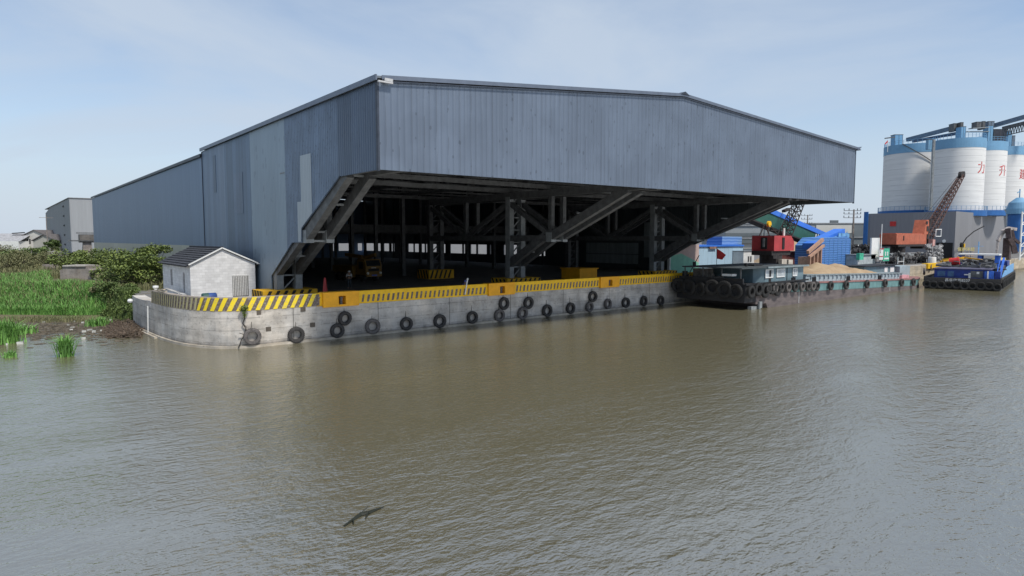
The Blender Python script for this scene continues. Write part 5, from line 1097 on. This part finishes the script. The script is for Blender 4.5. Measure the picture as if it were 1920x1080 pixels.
# right-hand blue tank tower with lattice legs
tt = thing('blue_tank_tower', 'blue dust tank on white lattice legs at the right picture edge', 'tank tower', (196, 44, 2.3))
D = 150; c = P2(1907, D); k = D / FX; zc = CH + (HZ - 392) * k
MB().lathe([(.6, zc + 2.6), (2.0, zc + 1.4), (2.4, zc), (2.4, zc - 1.2)], c=(c[0], c[1], 0), n=28).build('tank_top', SBL, tt); MB().lathe([(2.0, zc - 1.2), (2.0, zc - 7), (1.0, zc - 10)], c=(c[0], c[1], 0), n=24).build('tank_body', RBL, tt)
m = MB(); L = [atD(1913, 460, 142), atD(1934, 460, 142)]
for a in L: m.cyl((a.x, a.y, 2.3), (a.x, a.y, zc - 1), .18, n=8)
z = 3.0
while z < zc - 3: m.bar((L[0].x, L[0].y, z), (L[1].x, L[1].y, z + 2.4), .16); m.bar((L[0].x, L[0].y, z + 2.4), (L[1].x, L[1].y, z + 2.4), .2); z += 2.4
m.build('lattice_legs', WHT, tt); MB().bar((c[0] - 2, c[1], zc + 3.6), (c[0] + .3, c[1], zc + 4.2), .15).cyl((c[0], c[1], zc + 2.4), (c[0], c[1], zc + 4.6), .12, n=6).bar((c[0], c[1], zc + 2.2), (c[0] + 9, c[1] - 7, zc + 2.2), .4).build('top_jib', SBL, tt)
q = [atD(1886, 391, 152), atD(1890, 398, 152), atD(1891, 410, 152), atD(1891, 425, 152)]; tag(MB().tube(q, .45, 10).build('bent_duct', mat('pale_duct', (.45, .52, .57), .5)), 'pale bent duct coming down beside the blue tank', 'duct')
# ------------------------------------------------------------ cranes
ORG_ = mat('crane_orange', (.42, .12, .065), .6, var=.2, scale=1.2); RDC = mat('crane_red', (.42, .05, .055), .6, var=.15, scale=1); DKM = mat('dark_machinery', (.035, .03, .03), .8, var=.4, scale=3)
def boom(m, a, b, w0, w1, n=14, t=.11):
    a = Vector(a); b = Vector(b); d = (b - a); u = Vector((0, 1, 0)); v = d.cross(u).normalized(); prev = None
    for i in range(n + 1):
        f = i / n; w = (w0 + (w1 - w0) * abs(f * 2 - .9)) if w1 > w0 else w0 + (w1 - w0) * f; c = a + d * f
        cs = [c + u * w / 2 * sx + v * w / 2 * sy for sx, sy in ((-1, -1), (1, -1), (1, 1), (-1, 1))]
        if prev:
            for k in range(4): m.bar(prev[k], cs[k], t * 1.5); m.bar(prev[k], cs[(k + 1) % 4], t)
        for k in range(4): m.bar(cs[k], cs[(k + 1) % 4], t)
        prev = cs
    return m
oc = thing('orange_crane', 'orange harbour crane with a dark lattice boom in front of the silos', 'crane', (140, 48, 2.3))
xa = onY(1681, 448, 48).x; xb = onY(1737, 448, 48).x
MB().box(xa, xb, 48, 51, 5.95, 7.95).box(xa + .3, xb - 1, 48.3, 50.7, 7.95, 8.1).build('machine_house', ORG_, oc)
MB().box(xa + 3.2, xa + 3.7, 47.95, 47.99, 6.7, 7.6).build('louvre', BLK, oc)
MB().prism([(xb - 1.4, 48, 7.95), (xb + 1.6, 48, 7.95), (xb + .9, 48, 10.9), (xb - .3, 48, 10.9)], (0, 2.2, 0)).build('a_frame_housing', ORG_, oc)
MB().box(xb - .2, xb + .8, 47.9, 47.98, 8.6, 9.6).box(xb - .6, xb + .2, 47.9, 47.98, 10, 10.6).build('openings', DKM, oc)
m = MB(); m.cyl((xa + 5, 49.5, 2.3), (xa + 5, 49.5, 5.5), 1.3, n=20).box(xa + 1.0, xb + 2.2, 48, 51, 5.5, 5.94).box(xb - 1.2, xb + 2.5, 48.2, 50.5, 5.0, 7.2); m.bar((xb + .5, 48.2, 7), (xb + 2.3, 48.2, 11), .5).bar((xb + 1.5, 50.2, 6), (xb + 3.5, 49, 9.5), .4, .8); m.build('slew_base', DKM, oc)
tip = onY(1803, 330, 48.5); a = Vector((xb + 1.4, 49, 6.4)); m = MB(); boom(m, a, tip, 1.9, .75, 17); m.build('boom', mat('rusty_boom', (.085, .045, .038), .8, var=.4), oc)
MB().lathe([(.001, -.3), (.75, -.3), (.75, .3), (.001, .3)], c=(tip.x - .7, 48.5, tip.z + .2), n=16, axis='y').lathe([(.001, -.3), (.7, -.3), (.7, .3), (.001, .3)], c=(tip.x + .8, 48.5, tip.z + .4), n=16, axis='y').build('head_sheaves', DKM, oc)
MB().bar((xb + .3, 48.6, 10.9), (tip.x - .4, 48.6, tip.z), .06).bar((xb + .3, 49.2, 10.9), (tip.x - .4, 49.2, tip.z), .06).build('boom_stays', DKM, oc)
q = [onY(1755, 430, 47), onY(1765, 430, 47), onY(1764, 443, 47), onY(1754, 443, 47)]; MB().bar(q[0], q[1], .15).bar(q[1], q[2], .15).bar(q[2], q[3], .15).bar(q[3], q[0], .15).build('side_platform', WHT, oc)
MB().box(xb + 1.2, xb + 2.6, 47.2, 48, 5.4, 6.9).build('cab', mat('faded_pink', (.5, .28, .25), .6), oc)
rc = thing('red_crane', 'dark red crane house on a pedestal behind the teal barge with its lattice boom raised', 'crane', (85.5, 46.5, 2.3))
MB().prism([(83.1, 45, 5.35), (88.6, 45, 5.35), (88.6, 45, 6.6), (87.7, 45, 7.45), (83.1, 45, 7.45)], (0, 3.3, 0)).build('machine_house', RDC, rc)
MB().box(83.0, 83.08, 46.0, 46.9, 5.6, 7.2).box(85.2, 85.8, 44.92, 44.99, 5.6, 7.2).build('door_opening', BLK, rc)
MB().box(82.94, 82.99, 46.3, 46.6, 5.9, 7.1).build('pale_pipe', STEELL, rc)
MB().box(82.9, 88, 45.2, 48.2, 4.75, 5.34).cyl((85.4, 46.7, 2.3), (85.4, 46.7, 4.75), 1.5, n=20).box(83, 84.6, 45, 45.6, 4.3, 4.75).build('slew_base', DKM, rc)
MB().box(84.6, 85.9, 44.6, 45.1, 2.3, 4.2).box(86.4, 87.6, 44.6, 45.4, 2.3, 4.1).build('pedestal_leg', mat('beige_paint', (.5, .45, .38), .7), rc)
m = MB(); at_ = onY(1442, 420, 47); m.bar((83.8, 46.2, 7.45), at_, .12).bar((86.5, 46.2, 7.45), at_, .12).bar((84.2, 46.2, 8.2), (86, 46.2, 8.2), .1).bar((83.8, 47.6, 7.45), at_ + Vector((0, .6, 0)), .12).bar((86.5, 47.6, 7.45), at_ + Vector((0, .6, 0)), .12); m.build('a_frame', DKM, rc)
MB().lathe([(.001, -.15), (.42, -.15), (.42, .15), (.001, .15)], c=tuple(at_), n=14, axis='y').build('yellow_sheave', YEL, rc)
m = MB(); boom(m, (88.0, 46.5, 6.6), onY(1526, 318, 46.5), 1.4, .7, 16, .08); m.build('boom', DKM, rc)
MB().cyl((86.2, 45.3, 7.45), (86.2, 45.3, 8.5), .16, n=8).build('white_vent', WHT, rc)
m = MB(); m.bar(onY(1478, 392, 46), onY(1469, 396, 46), .5, .35).bar(onY(1470, 395, 46), onY(1458, 415, 46), .04); tag(m.build('hanging_pulley', DKM), 'dark pulley block hanging under the canopy edge beside the lattice boom', 'pulley')
# material handler grab by the silo corner
gm = thing('scrap_grab', 'grey clamshell handler arm hanging bent in front of the silo base', 'grab', tuple(atD(1890, 480, 140)))
J = [(1868, 478), (1871, 452), (1880, 435), (1893, 428), (1905, 430)]; m = MB(); K = [atD(a, b, 140) for a, b in J]
for i, (a, b) in enumerate(zip(K[:-1], K[1:])): m.bar(a, b, [.3, .6, .8, .6][i], [.4, .6, .8, .6][i])
m.build('arm', mat('grab_pale', (.38, .34, .32), .7, var=.4, scale=1.5), gm)
m = MB(); K = [atD(a, b, 139) for a, b in [(1890, 428), (1892, 446), (1900, 460), (1903, 475)]]
for a, b in zip(K[:-1], K[1:]): m.bar(a, b, .7, .9)
K = [atD(a, b, 140) for a, b in [(1897, 430), (1901, 448), (1911, 456)]]
for a, b in zip(K[:-1], K[1:]): m.bar(a, b, .5)
m.box(K[0].x - 1, K[0].x + .6, K[0].y, K[0].y + 1.2, 2.4, 7.2); m.build('clamshell', mat('grab_dark', (.07, .05, .05), .8, var=.4), gm)
# crane hook hanging in front of the silo base
q = atD(1803, 460, 150); hk = thing('crane_hook', 'black and yellow hook block with a black line in front of the silo base', 'hook', tuple(q))
MB().lathe([(.001, -.25), (.7, -.2), (.7, .2), (.001, .25)], c=tuple(q), n=14, axis='y').bar(q, q - Vector((0, 0, 1.7)), .25).build('block', BLK, hk); MB().box(q.x + .2, q.x + .8, q.y - .5, q.y - .3, q.z - .5, q.z + .4).build('yellow_plate', YEL, hk); MB().tube([q, atD(1812, 446, 150), atD(1826, 434, 151), atD(1845, 424, 152)], .12, 6).build('black_line', BLK, hk)  # thin black line running from the hook block up to the right
# ------------------------------------------------------------ conveyor and blue hopper tower
GRN = mat('gallery_green', (.025, .10, .075), .6, var=.15); BRB = mat('roof_bright_blue', (.04, .17, .62), .5, var=.08)
a = onY(1385, 391, 52); b = onY(1556, 462, 52); d = (b - a)
cv = thing('green_conveyor', 'sloping green conveyor gallery with a bright blue roof, leading down to the blue hopper', 'conveyor', tuple(a))
MB().bar(a, b, 1.6, 2.0).build('gallery', GRN, cv); up = Vector((0, 0, 1.3)); MB().bar(a + up, b + up, 1.9, .75).build('roof', BRB, cv); MB().bar(a - Vector((0, 0, 1.12)), b - Vector((0, 0, 1.12)), 1.7, .22).build('underframe', DKM, cv)
q = onY(1531, 450, 51); MB().bar(q + Vector((-.9, 0, -1)), q + Vector((-.2, 0, 1)), .15).bar(q + Vector((.3, 0, -1)), q + Vector((.5, 0, 1)), .15).bar(q + Vector((-.5, 0, .1)), q + Vector((.5, 0, .1)), .12).build('white_bracket', WHT, cv)
def hstripe(name, c, c2, period):
    m, n, l, b = nodes(name); b.inputs['Roughness'].default_value = .6; g = n.new('ShaderNodeNewGeometry'); sp = n.new('ShaderNodeSeparateXYZ'); l.new(g.outputs['Position'], sp.inputs[0])
    nn = n.new('ShaderNodeTexNoise'); nn.inputs['Scale'].default_value = .7; l.new(g.outputs['Position'], nn.inputs[0])
    q = n.new('ShaderNodeMath'); q.operation = 'MULTIPLY_ADD'; q.inputs[1].default_value = .25; l.new(nn.outputs[0], q.inputs[0]); l.new(sp.outputs[2], q.inputs[2])
    q2 = n.new('ShaderNodeMath'); q2.operation = 'DIVIDE'; q2.inputs[1].default_value = period; l.new(q.outputs[0], q2.inputs[0]); q3 = n.new('ShaderNodeMath'); q3.operation = 'FRACT'; l.new(q2.outputs[0], q3.inputs[0])
    r = n.new('ShaderNodeMapRange'); r.inputs[1].default_value = .55; r.inputs[2].default_value = .8; l.new(q3.outputs[0], r.inputs[0])
    x = n.new('ShaderNodeMix'); x.data_type = 'RGBA'; x.inputs['A'].default_value = (*c, 1); x.inputs['B'].default_value = (*c2, 1); l.new(r.outputs[0], x.inputs['Factor']); l.new(x.outputs['Result'], b.inputs['Base Color']); return m
HST = hstripe('blue_lap_boards', (.085, .22, .50), (.03, .09, .28), .36)
hx = [onY(1538, 480, 46).x, onY(1594, 480, 46).x]
ht = thing('blue_hopper_tower', 'blue louvred hopper building with a slanted bright blue cover', 'hopper', (hx[0], 46, 2.3))
MB().prism([(hx[0], 46, 2.6), (hx[1], 46, 2.6), (hx[1], 46, 7.0), (hx[1] - 1.5, 46, 7.4), (hx[0] + 2.2, 46, 7.2), (hx[0], 46, 6.0)], (0, 4, 0)).build('louvred_wall', HST, ht)
MB().bar((hx[0] - .2, 47.8, 5.9), onY(1574, 434, 47.8), 1.8, .9).build('slanted_cover', BRB, ht)
m = MB()
for i in range(8): m.box(hx[0] + i * 1.45, hx[0] + i * 1.45 + .06, 45.95, 45.99, 2.6, 6.0 if i == 0 else 6.9)
m.bar((hx[0] + 5, 46.5, 7.2), (hx[1] - .2, 46.5, 8.0), .1).bar((hx[1] - 1, 46.2, 7.2), (hx[1] - 1, 46.2, 8.2), .1).bar((hx[1] - 3, 46.2, 7.2), (hx[1] - 3, 46.2, 8.0), .1).box(hx[1] - 4, hx[1] - .1, 46.2, 46.3, 7.2, 7.9)
m.build('pale_studs', LBL, ht)
CL = mat('clay_paint', (.40, .24, .17), .8, var=.15); x0 = onY(1514, 490, 46).x
hf = thing('clay_hopper_frame', 'clay-coloured hopper frame with raking posts left of the blue louvred building', 'frame', (x0, 46, 2.3))
m = MB()
for i in range(4): m.box(x0 + i * 1.15, x0 + i * 1.15 + .28, 45.6, 46, 2.3, 4.4 + i * .38)
m.bar((x0 - .2, 45.7, 4.3), (x0 + 4.4, 45.7, 6.0), .35, .35).bar((x0 - .2, 45.9, 5.0), (x0 + 4.4, 45.9, 6.9), .4, .5).build('frame_posts', CL, hf); MB().box(x0 + .1, x0 + 4.2, 46.05, 47.5, 2.3, 4.3).build('panel', mat('clay_panel', (.45, .30, .22), .85), hf)
MB().box(x0 - 6, x0 - .2, 50, 52, 2.3, 4.6).build
tag(B(onY(1466, 480, 53).x, onY(1516, 480, 53).x, 53, 56, 2.3, 4.9).build('maroon_wall', mat('maroon_wall', (.15, .05, .045), .85, var=.2)), 'dark maroon shed wall in front of the big sand pile', 'wall')
heap('sand_pile', 'tall tan pile of sand behind the maroon wall', 'sand pile', onY(1470, 470, 62).x, onY(1545, 470, 62).x, 58, 70, 2.3, [(onY(1492, 470, 64).x, 64, 12, 4.6, 7), (onY(1520, 470, 64).x, 64, 10, 4.7, 7)], SAND)
# painted hoardings and sheds behind the barge
lb = thing('light_blue_shed', 'pale light blue sheet-metal shed with a blue roof edge behind the barge', 'shed', (93, 60, 2.3)); LBS = clad('pale_blue_sheet', (.40, .55, .66), 0, rib=.4, pv=.04, streak=.08, lines=True, metal=0, pan=1.2)
xa = onY(1296, 470, 60).x; xb = onY(1393, 470, 60).x; xm = onY(1341, 470, 60).x
MB().box(xa, xb, 60, 66, 2.3, 5.75).build('wall', LBS, lb); MB().box(xa + 1, xb, 59.8, 66, 5.76, 6.0).build('roof_edge', BRB, lb)
xs0 = onY(1354, 450, 61).x; xs1 = onY(1391, 450, 61).x; MB().box(xs0, xs1, 61, 64, 6.0, 7.4).build('roof_stack', hstripe('blue_stack', (.10, .22, .48), (.25, .4, .62), .5), lb); MB().box(xm - 2, xm, 59.7, 59.79, 5.4, 5.76).build('rust_patch', mat('rust', (.25, .15, .11), .9), lb)
gw = thing('painted_gable_wall', 'green and pink painted gable wall at the right end of the dark shed', 'wall', (71, 53, 2.3)); q = [onY(1256, 505, 54), onY(1310, 505, 54), onY(1310, 465, 54), onY(1256, 465, 54)]; x0, x1 = q[0].x, q[1].x
MB().prism([(x0, 54, 2.3), (x1, 54, 2.3), (x1, 54, 3.6), (x0 + 2.5, 54, 5.0), (x0, 54, 4.6)], (0, .2, 0)).build('green_part', mat('mint_green', (.22, .48, .36), .8, var=.1), gw); MB().prism([(x1, 54.02, 3.6), (x1, 54.02, 6.2), (x0, 54.02, 6.2), (x0, 54.02, 4.6), (x0 + 2.5, 54.02, 5.0)], (0, .2, 0)).build('pink_part', mat('pale_pink', (.5, .38, .34), .8, var=.1), gw); MB().box(x0 - .2, x0, 53.9, 54.3, 2.3, 5.6).build('edge_post', WHT, gw)
wc = thing('white_cabin', 'small white cabin with two little windows beside the light blue shed', 'cabin', (100, 58, 2.3)); xa = onY(1394, 480, 58).x; xb = onY(1414, 480, 58).x; MB().box(xa, xb, 58, 61, 2.3, 4.9).build('wall', WHT, wc); MB().box(xa - .1, xb + .1, 57.9, 61, 4.9, 5.02).build('roof', STEELL, wc)
for k in (.4, .62): MB().box(xa + (xb - xa) * k, xa + (xb - xa) * (k + .12), 57.94, 57.99, 3.2, 4.1).build('window', STEEL, wc)
# distant warehouses
def far_block(px0, px1, D, yt, m, name, label, zb=2.0, depth=30, roofm=None, extras=()):
    t, a, b, u, n, zt_ = bldg(name, label, 'warehouse', px0, px1, D, yt, depth, m, group='distant warehouses')
    Z = Vector((0, 0, 1)); MB().prism([a, b, b + Z * (zt_ - a.z), a + Z * (zt_ - a.z)], n).build('wall', m, t)
    MB().prism([a - u * .5 - n.normalized() * .4 + Z * (zt_ - a.z), b + u * .5 - n.normalized() * .4 + Z * (zt_ - a.z), b + u * .5 - n.normalized() * .4 + Z * (zt_ - a.z + .5), a - u * .5 - n.normalized() * .4 + Z * (zt_ - a.z + .5)], n * 1.01).build('roof', roofm or mat('far_roof', (.22, .23, .24), .8), t)
    for (p0, p1, y0, y1, mm, nm) in extras:
        A_1 = atD(p0, y1, D - .6); B_1 = atD(p1, y1, D - .6); zA = atD(p0, y0, D - .6).z; MB().prism([A_1, B_1, Vector((B_1.x, B_1.y, zA)), Vector((A_1.x, A_1.y, zA))], n.normalized() * .3).build(nm, mm, t)
    return t
WG = mat('far_grey', (.27, .29, .30), .8, var=.08, scale=.2); WD_ = mat('far_dark', (.13, .15, .16), .8, var=.1, scale=.2); WP = mat('far_pale', (.52, .51, .47), .8, var=.06, scale=.2)
far_block(1380, 1660, 300, 420, WG, 'warehouse', 'long grey warehouse on the skyline with a pale panel', extras=[(1530, 1597, 422, 437, WP, 'pale_panel'), (1597, 1650, 422, 442, WD_, 'dark_panel'), (1556, 1572, 413, 418, WD_, 'roof_box'), (1638, 1641, 421, 440, WP, 'pale_post'), (1380, 1660, 438, 446, WD_, 'shadow_strip')])
far_block(1360, 1478, 240, 424, WG, 'warehouse', 'grey warehouse behind the red crane', extras=[(1360, 1478, 437, 444, WD_, 'dark_strip'), (1395, 1478, 446, 448, WHT, 'pale_rail')])
far_block(1385, 1470, 200, 448, WP, 'warehouse', 'low pale building just behind the red crane', extras=[(1385, 1425, 450, 456, WD_, 'window_strip'), (1385, 1425, 466, 470, WD_, 'lower_strip')])
far_block(1478, 1530, 210, 443, WP, 'warehouse', 'low cream building under the green conveyor', extras=[(1484, 1490, 448, 451, STEEL, 'window')])
far_block(1596, 1662, 260, 446, WD_, 'warehouse', 'low dark building right of the blue hopper', extras=[(1598, 1634, 459, 461, WHT, 'white_rail')])
q = P2(1424, 190)
for i, (px, lab) in enumerate([(1428, 'pale slim chimney, left one of the pair behind the red crane'), (1434, 'pale slim chimney, right one of the pair behind the red crane')]):
    q = P2(px, 190); t = thing('chimney', lab, 'chimney', (q[0], q[1], 2), 'pair of slim chimneys'); MB().cyl((q[0], q[1], 2), (q[0], q[1], 13.5), .4, n=12).build('stack', STEELL, t); MB().cyl((q[0], q[1], 13.5), (q[0], q[1], 13.9), .5, n=12).build('rim', STEEL, t)
def pylon(px, D, yt, label, arms, w=2.6):
    x, y = P2(px, D); z = CH + (HZ - yt) * D / FX; t = thing('power_pole', label, 'pole', (x, y, 2)); MB().cyl((x, y, 2), (x, y, z), .32, .2, n=8).build('mast', CONCR, t)
    m = MB(); r = R_
    for k in arms:
        m.bar(Vector((x, y, z - k)) - r * w, Vector((x, y, z - k)) + r * w * .7, .12)
        for s in (-w, -w * .5, w * .35, w * .7): m.cyl(Vector((x, y, z - k)) + r * s, Vector((x, y, z - k + .55)) + r * s, .1, n=5)
    m.build('cross_arm', STEEL, t)
pylon(1599, 170, 393, 'tall concrete power pole with three cross arms beside the blue hopper', (.3, 1.2, 2.2))
pylon(1513, 230, 403, 'distant power pole rising above the green conveyor', (.3, 1.6, 3.2), 2.2)
# signs
GS = mat('sign_green', (.06, .42, .26), .6)
ws = thing('white_board', 'tall blank white board standing on the quay behind the barge bow', 'board', tuple(onY(1641, 485, 44))); a = onY(1635, 446, 44); b = onY(1648, 485, 44); MB().box(a.x, b.x, 44, 44.25, b.z, a.z).build('board', WHT, ws); MB().box(a.x + .2, a.x + .3, 44.3, 44.4, 2.3, a.z - .2).box(b.x - .3, b.x - .2, 44.3, 44.4, 2.3, a.z - .2).build('legs', STEEL, ws)
gs = thing('green_sign', 'green notice sign with two small white figures beside the white board', 'sign', tuple(onY(1662, 490, 43))); a = onY(1656.5, 466, 43); b = onY(1667, 489, 43); MB().box(a.x, b.x, 43, 43.1, b.z, a.z).build('sign_plate', GS, gs); w = b.x - a.x; h = a.z - b.z
m = MB()
for k in (.25, .6): m.box(a.x + w * k, a.x + w * (k + .14), 42.95, 42.99, b.z + h * .42, b.z + h * .6).cyl((a.x + w * (k + .07), 42.94, b.z + h * .66), (a.x + w * (k + .07), 42.99, b.z + h * .66), w * .07, n=10)
m.box(a.x + w * .12, b.x - w * .12, 42.95, 42.99, b.z + h * .13, b.z + h * .26).build('white_figures', WHT, gs); MB().box(a.x + .1, a.x + .2, 43.12, 43.2, 2.3, b.z + .5).box(b.x - .2, b.x - .1, 43.12, 43.2, 2.3, b.z + .5).build('legs', STEEL, gs)
rs = thing('red_white_sign', 'narrow white notice with red bars left of the green sign', 'sign', tuple(onY(1652, 487, 43))); a = onY(1649.5, 466, 43); b = onY(1656, 487, 43); MB().box(a.x, b.x, 43, 43.1, b.z, a.z).build('sign_plate', WHT, rs); h = a.z - b.z; MB().box(a.x, b.x, 42.95, 42.99, b.z + h * .93, a.z).box(a.x, b.x, 42.95, 42.99, b.z + h * .28, b.z + h * .34).build('red_bars', REDP, rs)
MB().box(a.x + .2, a.x + .4, 42.95, 42.99, b.z + h * .6, b.z + h * .68).box(a.x + .2, a.x + .4, 42.95, 42.99, b.z + h * .75, b.z + h * .83).build('black_marks', BLK, rs)
p = onY(1651, 487, 43.6); tag(MB().cyl((p.x, 43.6, 2.3), (p.x, 43.6, onY(1651, 420, 43.6).z), .09, .06, n=8).build('lamp_pole', WHT), 'tall thin white pole behind the red and white notice', 'pole')
gb = onY(1557, 480, 43); gb = thing('green_box', 'green cabinet on a post right of the blue hopper', 'cabinet', tuple(onY(1617, 480, 43))); a = onY(1612, 475, 43); b = onY(1619, 487, 43); MB().box(a.x, b.x, 43, 43.5, b.z, a.z).build('cabinet', GS, gb); MB().box(a.x + .2, a.x + .4, 43.2, 43.4, 2.3, b.z).build('post', WHT, gb)
ub = thing('utility_hut', 'low pale grey metal hut on the quay below the white board', 'hut', tuple(onY(1630, 490, 44))); a = onY(1600, 479, 44); b = onY(1641, 493, 44); MB().box(a.x + 2, b.x, 44, 46, 2.3, a.z).build('wall', mat('hut_grey', (.36, .40, .41), .7), ub); MB().box(a.x + 1.8, b.x + .2, 43.8, 46.2, a.z, a.z + .12).build('roof', STEELL, ub)
def junk(px0, px1, y0, y1, Y, n, label, seed, m, name='scrap_heap'):
    r = random.Random(seed); mb = MB()
    for i in range(n):
        p = onY(r.uniform(px0, px1), r.uniform(y0, y1), Y + r.uniform(0, 1.5)); k = r.random(); p.z = max(2.35, p.z)
        if k < .5: mb.cyl(p, p + Vector((r.uniform(-.5, .5), r.uniform(-.5, .5), r.uniform(-.3, .5))), r.uniform(.15, .45), n=8)
        elif k < .62: w = r.uniform(.2, .5); mb.box(p.x, p.x + w, p.y, p.y + w, max(2.31, p.z - .6), p.z)
        else:
            mb.bar(p, p + Vector((r.uniform(-1.2, 1.2), r.uniform(-.4, .4), r.uniform(-.5, .6))), r.uniform(.06, .16))
    return tag(mb.build(name, m), label, 'scrap heap', kind='stuff')
junk(1599, 1632, 461, 476, 52, 120, 'black heap of old tyres and parts right of the blue hopper', 1, mat('black_scrap', (.03, .03, .032), .8, var=.6, scale=3))
junk(1668, 1745, 474, 490, 45, 110, 'grey heap of pipes and machine parts below the orange crane', 2, mat('grey_scrap', (.085, .082, .08), .8, var=.6, scale=2))
junk(1738, 1766, 462, 486, 44, 120, 'tangled pale scrap parts at the foot of the orange crane boom', 3, mat('pale_scrap', (.22, .22, .22), .7, var=.6, scale=3))
sl = thing('steel_silo_body', 'long grey steel body lying below the orange crane', 'tank', tuple(onY(1690, 475, 46))); a = onY(1671, 473, 46.5); b = onY(1735, 471, 46.5); MB().cyl((a.x, 47, 3.6), (b.x, 47, 3.6), .8, n=20).build('drum', mat('drum_grey', (.16, .17, .17), .6), sl); MB().box(a.x + 1, a.x + 1.4, 46.2, 47.8, 2.3, 3.2).box(b.x - 1.4, b.x - 1, 46.2, 47.8, 2.3, 3.2).build('cradle', DKM, sl)
tr_ = thing('truss_gantry', 'white horizontal truss gantry behind the green sign', 'gantry', tuple(atD(1652, 450, 130))); m = MB(); a = atD(1652, 449, 130); b = atD(1682, 448, 130); c = Vector((0, 0, -1.1)); m.bar(a, b, .2).bar(a + c, b + c, .2)
for i in range(8): m.bar(a.lerp(b, i / 8), a.lerp(b, (i + .5) / 8) + c, .12); m.bar(a.lerp(b, (i + .5) / 8) + c, a.lerp(b, (i + 1) / 8), .12)
m.build('truss', WHT, tr_); MB().bar(a + c, b + c * 2.6, .15).box(a.x - .1, a.x + .1, a.y - .1, a.y + .1, 2.3, a.z).build('support', STEEL, tr_)
rl = thing('hand_rail', 'small white rail frame on the quay below the orange crane', 'railing', tuple(onY(1690, 490, 42))); a = onY(1684, 490, 42); b = onY(1695, 489, 42); MB().box(a.x - .06, a.x + .06, 42, 42.1, 2.4, 4.0).box(b.x - .06, b.x + .06, 42, 42.1, 2.4, 4.0).bar((a.x, 42.05, 3.2), (b.x, 42.05, 3.2), .08).build('posts', WHT, rl)
# power lines at the right of the shed
m = MB()
for yy in (280, 299, 320):
    a = atD(1560, yy - 1, 260); b = atD(1700, yy, 250); m.tube([a, a.lerp(b, .5) - Vector((0, 0, .4)), b], .04, 4)
# far bank beyond the right edge of the river
